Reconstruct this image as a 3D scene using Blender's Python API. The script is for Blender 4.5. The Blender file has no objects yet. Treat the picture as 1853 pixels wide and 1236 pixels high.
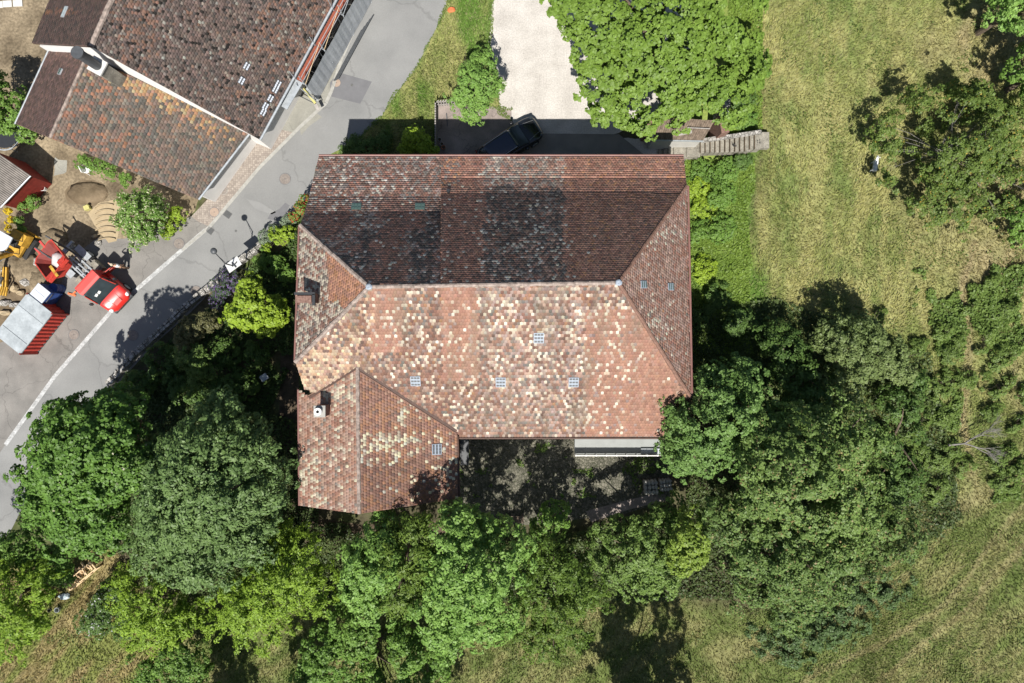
import bpy, math, random
import numpy as np
from mathutils import Vector, Matrix

C = bpy.context.scene.collection
H = 46.0                      # the drone hovers 46 m above the road
F = 24.0 / 36.0 * 1853.0

# ---------------------------------------------------------------- camera, sky, sun, exposure
cam = bpy.data.cameras.new('camera')
cam.lens = 24; cam.sensor_width = 36; cam.clip_start = 0.5; cam.clip_end = 1000
co = bpy.data.objects.new('camera', cam); C.objects.link(co)
co.location = (0, 0, H)
bpy.context.scene.camera = co

SUN_EL = math.radians(56)
sx, sy = 0.085, 0.996
w = bpy.data.worlds.new('World'); bpy.context.scene.world = w; w.use_nodes = True
wn = w.node_tree
sky = wn.nodes.new('ShaderNodeTexSky'); sky.sky_type = 'NISHITA'; sky.sun_disc = False
sky.sun_elevation = SUN_EL; sky.sun_rotation = math.pi + 0.11
wn.links.new(sky.outputs[0], wn.nodes['Background'].inputs[0])
wn.nodes['Background'].inputs[1].default_value = 0.053
sl = bpy.data.lights.new('sun', 'SUN'); sl.energy = 4.6; sl.angle = math.radians(0.5); sl.color = (1.0, 0.955, 0.89)
so = bpy.data.objects.new('sun', sl); C.objects.link(so)
so.rotation_euler = Vector((sx*math.cos(SUN_EL), sy*math.cos(SUN_EL), -math.sin(SUN_EL))).to_track_quat('-Z', 'Y').to_euler()
so.location = (-5, -40, 60)
vs = bpy.context.scene.view_settings
vs.view_transform = 'Standard'; vs.look = 'None'; vs.gamma = 1; vs.use_curve_mapping = False
vs.exposure = 0.79

# ---------------------------------------------------------------- helpers
def W(px, py, z=0.0):
    return ((px-926.5)*(H-z)/F, (618.0-py)*(H-z)/F, z)
def PX(x, y, z):
    return 926.5 + x*F/(H-z), 618.0 - y*F/(H-z)
def smooth(a, b, x):
    t = np.clip((np.asarray(x, float)-a)/(b-a), 0, 1); return t*t*(3-2*t)
def _hash(ix, iy, s):
    n = (ix.astype(np.int64)*374761393 + iy.astype(np.int64)*668265263 + s*974634777) & 0x7fffffff
    n = ((n ^ (n >> 13))*1274126177) & 0x7fffffff
    n = (n ^ (n >> 16)) & 0xffffff
    return n/float(0xffffff)
def noise(x, y, s=0):
    x = np.asarray(x, float); y = np.asarray(y, float)
    ix = np.floor(x); iy = np.floor(y); fx = x-ix; fy = y-iy
    fx = fx*fx*(3-2*fx); fy = fy*fy*(3-2*fy)
    a = _hash(ix, iy, s); b = _hash(ix+1, iy, s); c = _hash(ix, iy+1, s); d = _hash(ix+1, iy+1, s)
    return (a*(1-fx)+b*fx)*(1-fy)+(c*(1-fx)+d*fx)*fy
def fbm(x, y, s=0, o=3):
    t = 0; a = 1; n = 0
    for i in range(o):
        t = t+a*noise(x*2**i, y*2**i, s+i*17); n += a; a *= .5
    return t/n
def inpoly(x, y, poly):
    x = np.asarray(x, float); y = np.asarray(y, float); r = np.zeros(x.shape, bool)
    n = len(poly); j = n-1
    for i in range(n):
        xi, yi = poly[i][:2]; xj, yj = poly[j][:2]
        c = ((yi > y) != (yj > y)) & (x < (xj-xi)*(y-yi)/((yj-yi) if yj != yi else 1e-9)+xi)
        r ^= c; j = i
    return r
def seg_dist(x, y, pts):
    d = np.full(np.shape(x), 1e9)
    for (x0, y0), (x1, y1) in zip(pts[:-1], pts[1:]):
        L = (x1-x0)**2+(y1-y0)**2+1e-9
        t = np.clip(((x-x0)*(x1-x0)+(y-y0)*(y1-y0))/L, 0, 1)
        d = np.minimum(d, np.hypot(x-x0-t*(x1-x0), y-y0-t*(y1-y0)))
    return d

def ground_z(x, y):
    """terrain: flat by the road, a bank east of the house, then a meadow"""
    x = np.asarray(x, float); y = np.asarray(y, float)
    b = 11.2 + 1.2*np.sin(y*.11) + np.where(y < -6, (-6-y)*0.10, 0)
    z = 2.65*smooth(b, b+5.2, x) + 0.03*np.maximum(x-17, 0)
    z = z + 0.10*smooth(15, 19, x)*(fbm(x*.5, y*.5, 5)-.5)
    return z

# materials
M = {}
def mat(name, col, rough=.8, var=.15, scale=3., spec=.3, metal=0., bump=0., bscale=None, col2=None, detail=6., coat=0.):
    m = bpy.data.materials.new(name); m.use_nodes = True; t = m.node_tree; b = t.nodes['Principled BSDF']
    tc = t.nodes.new('ShaderNodeTexCoord')
    n = t.nodes.new('ShaderNodeTexNoise'); n.inputs['Scale'].default_value = scale; n.inputs['Detail'].default_value = detail
    t.links.new(tc.outputs['Object'], n.inputs['Vector'])
    r = t.nodes.new('ShaderNodeValToRGB')
    c1 = [c*(1-var) for c in col]; c2 = [min(1, c*(1+var)) for c in (col2 or col)]
    r.color_ramp.elements[0].position = .3; r.color_ramp.elements[1].position = .7
    r.color_ramp.elements[0].color = (*c1, 1); r.color_ramp.elements[1].color = (*c2, 1)
    t.links.new(n.outputs['Fac'], r.inputs['Fac']); t.links.new(r.outputs[0], b.inputs['Base Color'])
    b.inputs['Roughness'].default_value = rough; b.inputs['Metallic'].default_value = metal
    b.inputs['Specular IOR Level'].default_value = spec
    if coat: b.inputs['Coat Weight'].default_value = coat
    if bump:
        n2 = t.nodes.new('ShaderNodeTexNoise'); n2.inputs['Scale'].default_value = bscale or scale*4; n2.inputs['Detail'].default_value = 4
        t.links.new(tc.outputs['Object'], n2.inputs['Vector'])
        bp = t.nodes.new('ShaderNodeBump'); bp.inputs['Strength'].default_value = bump; bp.inputs['Distance'].default_value = .05
        t.links.new(n2.outputs['Fac'], bp.inputs['Height']); t.links.new(bp.outputs[0], b.inputs['Normal'])
    M[name] = m; return m
def mat_attr(name, rough=.85, spec=.2, transl=0., nscale=0., nvar=.3, bump=0.):
    """surface whose own colour is stored per face in the attribute 'col'"""
    m = bpy.data.materials.new(name); m.use_nodes = True; t = m.node_tree; b = t.nodes['Principled BSDF']
    a = t.nodes.new('ShaderNodeAttribute'); a.attribute_name = 'col'
    out = a.outputs['Color']
    if nscale:
        tc = t.nodes.new('ShaderNodeTexCoord')
        n = t.nodes.new('ShaderNodeTexNoise'); n.inputs['Scale'].default_value = nscale; n.inputs['Detail'].default_value = 8
        n.inputs['Roughness'].default_value = .7
        t.links.new(tc.outputs['Object'], n.inputs['Vector'])
        mr = t.nodes.new('ShaderNodeMapRange'); mr.inputs['From Min'].default_value = .3; mr.inputs['From Max'].default_value = .7
        mr.inputs['To Min'].default_value = 1-nvar; mr.inputs['To Max'].default_value = 1+nvar
        t.links.new(n.outputs['Fac'], mr.inputs['Value'])
        mx = t.nodes.new('ShaderNodeVectorMath'); mx.operation = 'SCALE'
        t.links.new(out, mx.inputs[0]); t.links.new(mr.outputs[0], mx.inputs['Scale']); out = mx.outputs[0]
        if bump:
            bp = t.nodes.new('ShaderNodeBump'); bp.inputs['Strength'].default_value = bump; bp.inputs['Distance'].default_value = .06
            t.links.new(n.outputs['Fac'], bp.inputs['Height']); t.links.new(bp.outputs[0], b.inputs['Normal'])
    t.links.new(out, b.inputs['Base Color'])
    b.inputs['Roughness'].default_value = rough; b.inputs['Specular IOR Level'].default_value = spec
    if transl:
        tr = t.nodes.new('ShaderNodeBsdfTranslucent'); t.links.new(out, tr.inputs['Color'])
        ms = t.nodes.new('ShaderNodeMixShader'); ms.inputs[0].default_value = transl
        t.links.new(b.outputs[0], ms.inputs[1]); t.links.new(tr.outputs[0], ms.inputs[2])
        t.links.new(ms.outputs[0], t.nodes['Material Output'].inputs['Surface'])
    M[name] = m; return m
def mat_stone(name, c1, c2, joint, scale, bump=.6, rough=.9, rnd=1.0):
    m = bpy.data.materials.new(name); m.use_nodes = True; t = m.node_tree; b = t.nodes['Principled BSDF']
    tc = t.nodes.new('ShaderNodeTexCoord')
    v = t.nodes.new('ShaderNodeTexVoronoi'); v.inputs['Scale'].default_value = scale; v.inputs['Randomness'].default_value = rnd
    v2 = t.nodes.new('ShaderNodeTexVoronoi'); v2.feature = 'DISTANCE_TO_EDGE'; v2.inputs['Scale'].default_value = scale; v2.inputs['Randomness'].default_value = rnd
    for q in (v, v2): t.links.new(tc.outputs['Object'], q.inputs['Vector'])
    sp = t.nodes.new('ShaderNodeSeparateColor'); t.links.new(v.outputs['Color'], sp.inputs[0])
    r = t.nodes.new('ShaderNodeValToRGB'); r.color_ramp.elements[0].color = (*c1, 1); r.color_ramp.elements[1].color = (*c2, 1)
    t.links.new(sp.outputs[0], r.inputs['Fac'])
    st = t.nodes.new('ShaderNodeMapRange'); st.inputs['From Max'].default_value = .08; t.links.new(v2.outputs['Distance'], st.inputs['Value'])
    mx = t.nodes.new('ShaderNodeMix'); mx.data_type = 'RGBA'; mx.inputs['A'].default_value = (*joint, 1)
    t.links.new(st.outputs[0], mx.inputs['Factor']); t.links.new(r.outputs[0], mx.inputs['B'])
    t.links.new(mx.outputs['Result'], b.inputs['Base Color'])
    bp = t.nodes.new('ShaderNodeBump'); bp.inputs['Strength'].default_value = bump; bp.inputs['Distance'].default_value = .03
    t.links.new(st.outputs[0], bp.inputs['Height']); t.links.new(bp.outputs[0], b.inputs['Normal'])
    b.inputs['Roughness'].default_value = rough; b.inputs['Specular IOR Level'].default_value = .2
    M[name] = m; return m

def wear(name, cscale=.35, cdark=.62, sscale=45., samt=.12):
    """thin cracks and fine speckle that belong to the surface"""
    m = M[name]; t = m.node_tree; b = t.nodes['Principled BSDF']; src = b.inputs['Base Color'].links[0].from_socket
    tc = t.nodes.new('ShaderNodeTexCoord'); dn = t.nodes.new('ShaderNodeTexNoise'); dn.inputs['Scale'].default_value = 1.4; dn.inputs['Detail'].default_value = 6
    t.links.new(tc.outputs['Object'], dn.inputs['Vector']); ad = t.nodes.new('ShaderNodeVectorMath'); ad.operation = 'MULTIPLY_ADD'
    t.links.new(dn.outputs['Color'], ad.inputs[0]); ad.inputs[1].default_value = (1.1, 1.1, 0); t.links.new(tc.outputs['Object'], ad.inputs[2])
    v = t.nodes.new('ShaderNodeTexVoronoi'); v.feature = 'DISTANCE_TO_EDGE'; v.inputs['Scale'].default_value = cscale; t.links.new(ad.outputs[0], v.inputs['Vector'])
    mr = t.nodes.new('ShaderNodeMapRange'); mr.inputs['From Min'].default_value = .0; mr.inputs['From Max'].default_value = .012; mr.inputs['To Min'].default_value = cdark; mr.inputs['To Max'].default_value = 1
    t.links.new(v.outputs['Distance'], mr.inputs['Value'])
    sp = t.nodes.new('ShaderNodeTexNoise'); sp.inputs['Scale'].default_value = sscale; sp.inputs['Detail'].default_value = 3; t.links.new(tc.outputs['Object'], sp.inputs['Vector'])
    m2 = t.nodes.new('ShaderNodeMapRange'); m2.inputs['From Min'].default_value = .3; m2.inputs['From Max'].default_value = .7; m2.inputs['To Min'].default_value = 1-samt; m2.inputs['To Max'].default_value = 1+samt; t.links.new(sp.outputs['Fac'], m2.inputs['Value'])
    mu = t.nodes.new('ShaderNodeMath'); mu.operation = 'MULTIPLY'; t.links.new(mr.outputs[0], mu.inputs[0]); t.links.new(m2.outputs[0], mu.inputs[1])
    sc = t.nodes.new('ShaderNodeVectorMath'); sc.operation = 'SCALE'; t.links.new(src, sc.inputs[0]); t.links.new(mu.outputs[0], sc.inputs['Scale']); t.links.new(sc.outputs[0], b.inputs['Base Color'])
# mesh collector
class MB:
    def __init__(s): s.v = []; s.f = []; s.c = []
    def face(s, pts, col=None):
        n = len(s.v); s.v += [tuple(p) for p in pts]; s.f.append(tuple(range(n, n+len(pts)))); s.c.append(col); return s
    def raw(s, v, f, col=None):
        n = len(s.v); s.v += [tuple(p) for p in v]; s.f += [tuple(i+n for i in q) for q in f]; s.c += [col]*len(f); return s
    def box(s, c, d, rz=0., M4=None, col=None, taper=1.):
        """box centred at c, full sizes d, turned rz about z"""
        hx, hy, hz = d[0]/2, d[1]/2, d[2]/2
        v = [(-hx, -hy, -hz), (hx, -hy, -hz), (hx, hy, -hz), (-hx, hy, -hz)]
        v += [(x*taper, y*taper, -z) for x, y, z in v]
        m = Matrix.Translation(c) @ Matrix.Rotation(rz, 4, 'Z')
        if M4 is not None: m = m @ M4
        v = [m @ Vector(p) for p in v]
        return s.raw(v, [(0, 3, 2, 1), (4, 5, 6, 7), (0, 1, 5, 4), (1, 2, 6, 5), (2, 3, 7, 6), (3, 0, 4, 7)], col)
    def bar(s, a, b, r=.03, n=6, r2=None, col=None, cap=True):
        a = Vector(a); b = Vector(b); d = (b-a)
        if d.length < 1e-6: return s
        q = d.to_track_quat('Z', 'Y'); r2 = r if r2 is None else r2
        v = [a+q@Vector((r*math.cos(k*2*math.pi/n), r*math.sin(k*2*math.pi/n), 0)) for k in range(n)]
        v += [b+q@Vector((r2*math.cos(k*2*math.pi/n), r2*math.sin(k*2*math.pi/n), 0)) for k in range(n)]
        f = [(k, (k+1) % n, n+(k+1) % n, n+k) for k in range(n)]
        if cap: f += [tuple(range(n-1, -1, -1)), tuple(range(n, 2*n))]
        return s.raw(v, f, col)
    def beam(s, a, b, w_, h_, col=None):
        a = Vector(a); b = Vector(b); d = b-a; L = d.length; d.normalize()
        side = d.cross(Vector((0, 0, 1)))
        if side.length < 1e-3: side = Vector((1, 0, 0))
        side.normalize(); up = side.cross(d)
        v = []
        for p in (a, b):
            for i, j in ((-1, -1), (1, -1), (1, 1), (-1, 1)): v.append(p+side*(i*w_/2)+up*(j*h_/2))
        return s.raw(v, [(3, 2, 1, 0), (4, 5, 6, 7), (0, 1, 5, 4), (1, 2, 6, 5), (2, 3, 7, 6), (3, 0, 4, 7)], col)
    def disc(s, c, r, h_=0., n=24, col=None):
        v = [(c[0]+r*math.cos(k*2*math.pi/n), c[1]+r*math.sin(k*2*math.pi/n), c[2]) for k in range(n)]
        if h_ <= 0: return s.raw(v, [tuple(range(n))], col)
        v2 = [(x, y, z+h_) for x, y, z in v]
        return s.raw(v+v2, [tuple(range(n-1, -1, -1)), tuple(range(n, 2*n))]+[(k, (k+1) % n, n+(k+1) % n, n+k) for k in range(n)], col)
    def ring(s, c, r, tube=.03, n=32, m=6, a0=0, a1=2*math.pi):
        pts = [(c[0]+r*math.cos(a0+(a1-a0)*k/n), c[1]+r*math.sin(a0+(a1-a0)*k/n), c[2]) for k in range(n+1)]
        for p, q in zip(pts[:-1], pts[1:]): s.bar(p, q, tube, m, cap=False)
        return s
    def prism(s, poly, z0, z1, col=None):
        n = len(poly)
        v = [(p[0], p[1], z0) for p in poly]+[(p[0], p[1], z1) for p in poly]
        return s.raw(v, [tuple(range(n-1, -1, -1)), tuple(range(n, 2*n))]+[(k, (k+1) % n, n+(k+1) % n, n+k) for k in range(n)], col)
    def loft(s, rings, caps=True, col=None):
        n = len(rings[0]); v = [p for r in rings for p in r]; f = []
        for i in range(len(rings)-1):
            for k in range(n): f.append((i*n+k, i*n+(k+1) % n, (i+1)*n+(k+1) % n, (i+1)*n+k))
        if caps: f += [tuple(range(n-1, -1, -1)), tuple(range((len(rings)-1)*n, len(rings)*n))]
        return s.raw(v, f, col)
    def lump(s, c, r, seed=0, n=8, m=5, jit=.18):
        rg = random.Random(seed); rings = []
        for i in range(1, m):
            th = math.pi*i/m; rr = []
            for k in range(n):
                j = 1+rg.uniform(-jit, jit); a = 2*math.pi*k/n
                rr.append((c[0]+r[0]*j*math.sin(th)*math.cos(a), c[1]+r[1]*j*math.sin(th)*math.sin(a), c[2]+r[2]*j*math.cos(th)))
            rings.append(rr)
        return s.loft(rings)
    def build(s, name, m, parent=None, smooth_=False, loc=None, recalc=True):
        me = bpy.data.meshes.new(name); me.from_pydata(s.v, [], s.f)
        if any(c is not None for c in s.c):
            a = me.attributes.new('col', 'FLOAT_COLOR', 'FACE')
            arr = np.array([(*(c or (1, 1, 1)), 1) for c in s.c], np.float32).ravel(); a.data.foreach_set('color', arr)
        if smooth_: me.polygons.foreach_set('use_smooth', [True]*len(me.polygons))
        o = bpy.data.objects.new(name, me); C.objects.link(o)
        if m is not None: me.materials.append(M[m] if isinstance(m, str) else m)
        if parent is not None: o.parent = parent
        if loc: o.location = loc
        me.update()
        return o

def np_mesh(name, V, loops, nper, cols, m, parent=None):
    """V (n,3), loops flat index array, nper verts per face (int or array), cols (faces,3)"""
    me = bpy.data.meshes.new(name)
    nf = len(cols)
    me.vertices.add(len(V)); me.vertices.foreach_set('co', np.asarray(V, np.float32).ravel())
    me.loops.add(len(loops)); me.loops.foreach_set('vertex_index', np.asarray(loops, np.int32))
    me.polygons.add(nf)
    if np.isscalar(nper): st = np.arange(nf)*nper
    else: st = np.concatenate([[0], np.cumsum(nper)[:-1]])
    me.polygons.foreach_set('loop_start', st.astype(np.int32))
    me.update(calc_edges=True)
    a = me.attributes.new('col', 'FLOAT_COLOR', 'FACE')
    c4 = np.ones((nf, 4), np.float32); c4[:, :3] = np.clip(cols, 0, 1); a.data.foreach_set('color', c4.ravel())
    me.materials.append(M[m])
    o = bpy.data.objects.new(name, me); C.objects.link(o)
    if parent is not None: o.parent = parent
    return o

def tag(o, label=None, cat=None, group=None, kind=None):
    if label: o['label'] = label
    if cat: o['category'] = cat
    if group: o['group'] = group
    if kind: o['kind'] = kind
    return o
def thing(name, label, cat, loc=(0, 0, 0), rz=0., group=None):
    o = bpy.data.objects.new(name, None); C.objects.link(o); o.location = loc; o.rotation_euler = (0, 0, rz)
    o.empty_display_size = .3
    return tag(o, label, cat, group)
def copy_tree(o, parent=None):
    c = o.copy(); C.objects.link(c); c.parent = parent
    for ch in [q for q in bpy.data.objects if q.parent == o]: copy_tree(ch, c)
    return c
def recenter(o, loc):
    """world-space mesh gets its origin at loc (children of an Empty at loc)"""
    o.data.transform(Matrix.Translation((-loc[0], -loc[1], -loc[2]))); return o

# ---------------------------------------------------------------- materials
mat('asphalt', (.185, .187, .183), .9, .07, .35, .2, bump=.15, bscale=60, col2=(.215, .216, .209))
mat('asphalt_patch', (.14, .14, .145), .9, .08, 2., .2)
mat('asphalt_pale', (.212, .213, .208), .9, .06, 2., .2)
mat('forecourt_asphalt', (.165, .158, .147), .9, .10, .8, .2, bump=.15, bscale=60, col2=(.20, .19, .175))
mat('pale_concrete', (.235, .23, .20), .9, .12, 1.2, .2)
mat('road_paint', (.36, .365, .36), .8, .22, 3.)
mat('kerb_stone', (.30, .295, .27), .9, .15, 4.)
mat('gravel', (.41, .385, .35), .95, .07, .9, .1, bump=.6, bscale=22, col2=(.46, .435, .40))
mat('yard_concrete', (.21, .18, .16), .9, .18, 1.0, .2, col2=(.25, .21, .19))
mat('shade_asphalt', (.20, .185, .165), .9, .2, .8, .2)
mat_stone('cobbles', (.22, .19, .165), (.33, .29, .25), (.16, .13, .11), 7, .5, rnd=.35)
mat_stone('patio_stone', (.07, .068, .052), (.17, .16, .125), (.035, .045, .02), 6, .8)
mat_stone('wall_stone', (.22, .21, .19), (.45, .43, .40), (.10, .10, .08), 4.5, 1.)
mat('soil', (.085, .065, .045), .95, .35, 2.5, .1, bump=.6, bscale=10)
mat('dirt', (.14, .11, .072), .95, .28, .55, .1, bump=.9, bscale=5, col2=(.205, .165, .11))
mat('dark_dirt', (.12, .09, .055), .95, .3, 1.2, .1, bump=1., bscale=6, col2=(.15, .115, .075))
mat('sand', (.33, .265, .17), .95, .1, 3., .1, bump=.3, bscale=20)
mat('manhole_iron', (.17, .145, .125), .7, .15, 8., .4, col2=(.20, .175, .155))
mat('manhole_tan', (.30, .23, .18), .8, .1, 8.)
mat('grate_iron', (.10, .10, .095), .6, .2, 20., .4)
mat_attr('terrain', .95, .1, nscale=2.2, nvar=.42, bump=.8)
mat_attr('tiles', .88, .10, nscale=9., nvar=.14)
mat_attr('leaves', .5, .28, transl=.34)
mat_attr('grass_blades', .7, .15, transl=.2)
mat('roof_deck', (.07, .045, .035), .9)
mat('mortar_ridge', (.21, .17, .145), .9, .35, 5., .2, col2=(.27, .22, .19))
mat('red_ridge', (.17, .10, .075), .85, .3, 6., .2)
mat('lead', (.25, .29, .34), .5, .12, 6., .4)
mat('copper_gutter', (.19, .095, .08), .55, .15, 3., .4)
mat('dark_flashing', (.07, .04, .03), .6, .2, 5., .3)
mat('plaster', (.42, .41, .38), .9, .08, 2., .2)
mat('white_plaster', (.62, .61, .59), .9, .05, 2., .2)
mat('glass_tile', (.30, .36, .38), .25, .2, 12., .5)
mat('glass_green', (.06, .10, .09), .25, .2, 12., .5)
mat('window_glass', (.03, .04, .045), .1, .2, 2., .6)
mat('window_wood', (.30, .17, .09), .7, .15, 6.)
mat('black_hole', (.01, .01, .01), .9, 0.)
mat('brick_red', (.165, .095, .075), .9, .25, 10., .2, col2=(.20, .125, .10))
mat('concrete_light', (.52, .51, .48), .85, .1, 6.)
mat('old_concrete', (.22, .205, .17), .9, .28, 2.2, .2, bump=.3, bscale=20)
mat('bark', (.12, .095, .07), .95, .3, 5., .1, bump=.8, bscale=18)
mat('pale_branch', (.18, .17, .155), .9, .2, 6., .1)
mat('wood_grey', (.30, .28, .26), .85, .2, 8.)
mat('wood_brown', (.115, .088, .066), .85, .3, 5., .2, col2=(.145, .112, .085))
mat('wood_new', (.60, .44, .26), .8, .15, 8.)
mat('black_metal', (.02, .022, .025), .5, .1, 5., .5)
mat('dark_metal', (.06, .065, .07), .5, .2, 5., .5)
mat('galvanised', (.38, .41, .43), .45, .15, 5., .5, metal=.3)
mat('white_paint', (.66, .66, .64), .5, .04, 3., .4)
mat('red_paint', (.50, .024, .018), .28, .06, 2., .5, coat=.5)
mat('red_pink_paint', (.56, .075, .065), .55, .08, 2., .4)
mat('red_steel', (.42, .042, .028), .55, .18, 4., .4)
mat('dark_red', (.15, .02, .015), .6, .2, 4., .3)
mat('red_board', (.22, .065, .04), .8, .2, 4., .2)
mat('blue_steel', (.03, .07, .24), .5, .2, 4., .4)
mat('grey_roof_metal', (.27, .30, .315), .6, .14, 1.2, .3, col2=(.33, .36, .375))
mat('white_lid', (.48, .51, .56), .45, .05, 3.)
mat('yellow_paint', (.42, .24, .03), .6, .4, 3., .4)
mat('yellow_tape', (.42, .39, .15), .6, .1, 5.)
mat('car_sky_reflection', (.008, .014, .032), .22, .05, 2., .5, coat=.7)  # car roof only: the sky's blue reflection is put into the colour
mat('car_black', (.010, .011, .013), .25, .05, 2., .5, coat=.5)
mat('tyre', (.02, .02, .02), .9, .1, 5.)
mat('chrome', (.45, .46, .47), .25, .05, 5., .5, metal=.6)
mat('rubber', (.03, .03, .03), .8)
mat('corrugated', (.21, .19, .17), .8, .25, 2.5, .2)
mat('skin', (.50, .30, .21), .6, .05, 5.)
mat('cloth_white', (.72, .73, .75), .8, .05, 5.)
mat('cloth_tan', (.28, .17, .11), .9, .1, 5.)
mat('cloth_dark', (.03, .04, .06), .9, .1, 5.)
mat('hair_light', (.45, .38, .28), .8, .1, 5.)
mat('fur_grey', (.42, .46, .50), .9, .35, 3., .1, col2=(.62, .62, .60))
mat('skip_inside', (.46, .42, .41), .8, .2, 3., .2)
mat('terrace_slab', (.27, .285, .275), .85, .08, 1.5, .2)
mat('plastic_white', (.78, .78, .76), .5, .03, 3.)
mat('orange_plastic', (.62, .16, .06), .6, .08, 3.)

wear('asphalt', .16, .80, 28., .10); wear('forecourt_asphalt', .30, .72, 25., .14); wear('pale_concrete', .4, .75, 18., .14); wear('gravel', .05, .95, 11., .16)
wear('yard_concrete', .5, .6, 20., .16); wear('old_concrete', .9, .6, 12., .25); wear('dirt', .5, .8, 6., .30); wear('grey_roof_metal', .3, .9, 8., .10); wear('red_steel', .8, .8, 9., .22); wear('road_paint', 1.5, .55, 10., .25)
mat('scaffold_net', (.36, .38, .40), .8, .12, 3., .1)
# ---------------------------------------------------------------- the ground
def G(pts, z=0.): return [W(a, b, z)[:2] for a, b in pts]
def mix(a, b, t):
    t = np.asarray(t)[..., None]; return np.asarray(a)*(1-t)+np.asarray(b)*t
TRAILS = [([(1853, 915), (1790, 985), (1740, 1060), (1690, 1110), (1600, 1160), (1480, 1215), (1420, 1260)], 6, .5),
          ([(1853, 860), (1760, 905), (1690, 940), (1640, 985)], 14, .7),
          ([(1762, 440), (1740, 520), (1752, 600), (1750, 680), (1742, 760), (1758, 850), (1770, 900)], 7, .8),
          ([(1853, 480), (1790, 560), (1835, 660), (1850, 760)], 9, .6),
          ([(1853, 990), (1800, 1040), (1740, 1110), (1640, 1190), (1560, 1260)], 6, .6),
          ([(1384, 80), (1381, 200), (1372, 330), (1345, 480), (1340, 560)], 3, .7),
          ([(1640, 1040), (1560, 1100), (1480, 1140), (1380, 1190)], 8, .5)]
def gcol(x, y):
    x = np.asarray(x, float); y = np.asarray(y, float)
    px, py = PX(x, y, ground_z(x, y))
    wv = .9*np.sin(y*.13)+.5*np.sin(y*.31+1)
    xs = np.where(y < -8, (x-y*.9)*.75, x+wv); ys = np.where(y < -8, (x+y)*.7, y)
    n1 = fbm(xs*1.5+3, ys*.36, 11, 4); n2 = fbm(x*.22, y*.22, 23, 3); n3 = fbm(xs*3.4, ys*1.2, 31, 3)
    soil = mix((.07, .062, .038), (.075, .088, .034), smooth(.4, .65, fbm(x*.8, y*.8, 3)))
    mead = mix((.148, .172, .055), (.245, .240, .098), smooth(.34, .66, .58*n1+.20*n2+.22*n3))
    mead = mix(mead, (.075, .13, .030), .55*smooth(.54, .68, n3*.45+.55*fbm(xs*1.1+9, ys*.4, 41)))
    tan = mix((.265, .215, .125), (.215, .20, .095), smooth(.3, .7, n1))
    mead = mix(mead, tan, .9*smooth(0, 1, 1-np.hypot((px-1810)/110., (py-480)/80.)))
    mead = mix(mead, tan, .75*smooth(.45, .62, n2)*smooth(1550, 1750, px)*smooth(560, 330, py))
    ol = mix((.105, .135, .040), (.185, .182, .078), smooth(.38, .62, n1*.6+n3*.25+n2*.15))
    ol = mix(ol, (.08, .11, .03), .8*smooth(.58, .72, fbm(x*.6+4, y*.6, 77)))
    mead = mix(mead, ol, smooth(560, 900, py))
    for pts, wd, st in TRAILS:
        d = seg_dist(px+8*(n3-.5), py+8*(n1-.5), pts)
        mead = mix(mead, tan, st*smooth(wd*1.4, wd*.4, d))
    grn = mix((.09, .155, .030), (.19, .24, .06), smooth(.35, .65, n1))
    verge = mix((.085, .14, .028), (.21, .205, .08), smooth(.36, .66, .5*n1+.5*n2))
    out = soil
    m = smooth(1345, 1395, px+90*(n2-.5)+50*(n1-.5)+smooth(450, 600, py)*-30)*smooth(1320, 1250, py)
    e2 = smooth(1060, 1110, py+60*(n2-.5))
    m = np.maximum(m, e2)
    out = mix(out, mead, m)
    bank = smooth(1228, 1240, px)*(1-m)*smooth(760, 560, py)
    out = mix(out, grn, bank)
    vg = inpoly(px, py, [(600, -30), (935, -30), (920, 215), (800, 290), (560, 300), (600, 220)])
    out = mix(out, verge, vg*1.)
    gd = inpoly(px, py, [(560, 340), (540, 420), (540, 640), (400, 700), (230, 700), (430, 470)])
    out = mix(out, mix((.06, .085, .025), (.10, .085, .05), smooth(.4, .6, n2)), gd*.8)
    lw = inpoly(px, py, [(-40, 1040), (200, 980), (260, 1080), (300, 1260), (-40, 1260)])
    out = mix(out, mix((.15, .17, .05), (.22, .18, .085), smooth(.4, .6, n1)), lw*1.)
    tl = inpoly(px, py, [(40, -30), (100, -30), (90, 12), (40, 12)])
    out = mix(out, (.10, .19, .03), tl*1.)
    return out
gx = np.concatenate([np.linspace(-90, -37, 20), np.arange(-36.8, 37, .3), np.linspace(37.2, 90, 20)])
gy = np.concatenate([np.linspace(-70, -26, 16), np.arange(-25.8, 26, .3), np.linspace(26.2, 70, 16)])
GX, GY = np.meshgrid(gx, gy)
GZ = ground_z(GX, GY)
V = np.stack([GX, GY, GZ], -1).reshape(-1, 3)
nx, ny = len(gx), len(gy)
ii = (np.arange(ny-1)[:, None]*nx+np.arange(nx-1)[None, :]).ravel()
lp = np.stack([ii, ii+1, ii+nx+1, ii+nx], -1).ravel()
fc = V[ii]+(V[ii+nx+1]-V[ii])/2
me = bpy.data.meshes.new('ground'); me.vertices.add(len(V)); me.vertices.foreach_set('co', V.astype(np.float32).ravel())
me.loops.add(len(lp)); me.loops.foreach_set('vertex_index', lp.astype(np.int32)); me.polygons.add(len(ii))
me.polygons.foreach_set('loop_start', (np.arange(len(ii))*4).astype(np.int32)); me.update(calc_edges=True)
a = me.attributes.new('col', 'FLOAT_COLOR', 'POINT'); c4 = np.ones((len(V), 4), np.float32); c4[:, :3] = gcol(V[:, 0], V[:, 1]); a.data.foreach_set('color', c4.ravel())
me.polygons.foreach_set('use_smooth', np.ones(len(ii), bool))
me.materials.append(M['terrain'])
gr = bpy.data.objects.new('ground', me); C.objects.link(gr); tag(gr, kind='structure')

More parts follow.
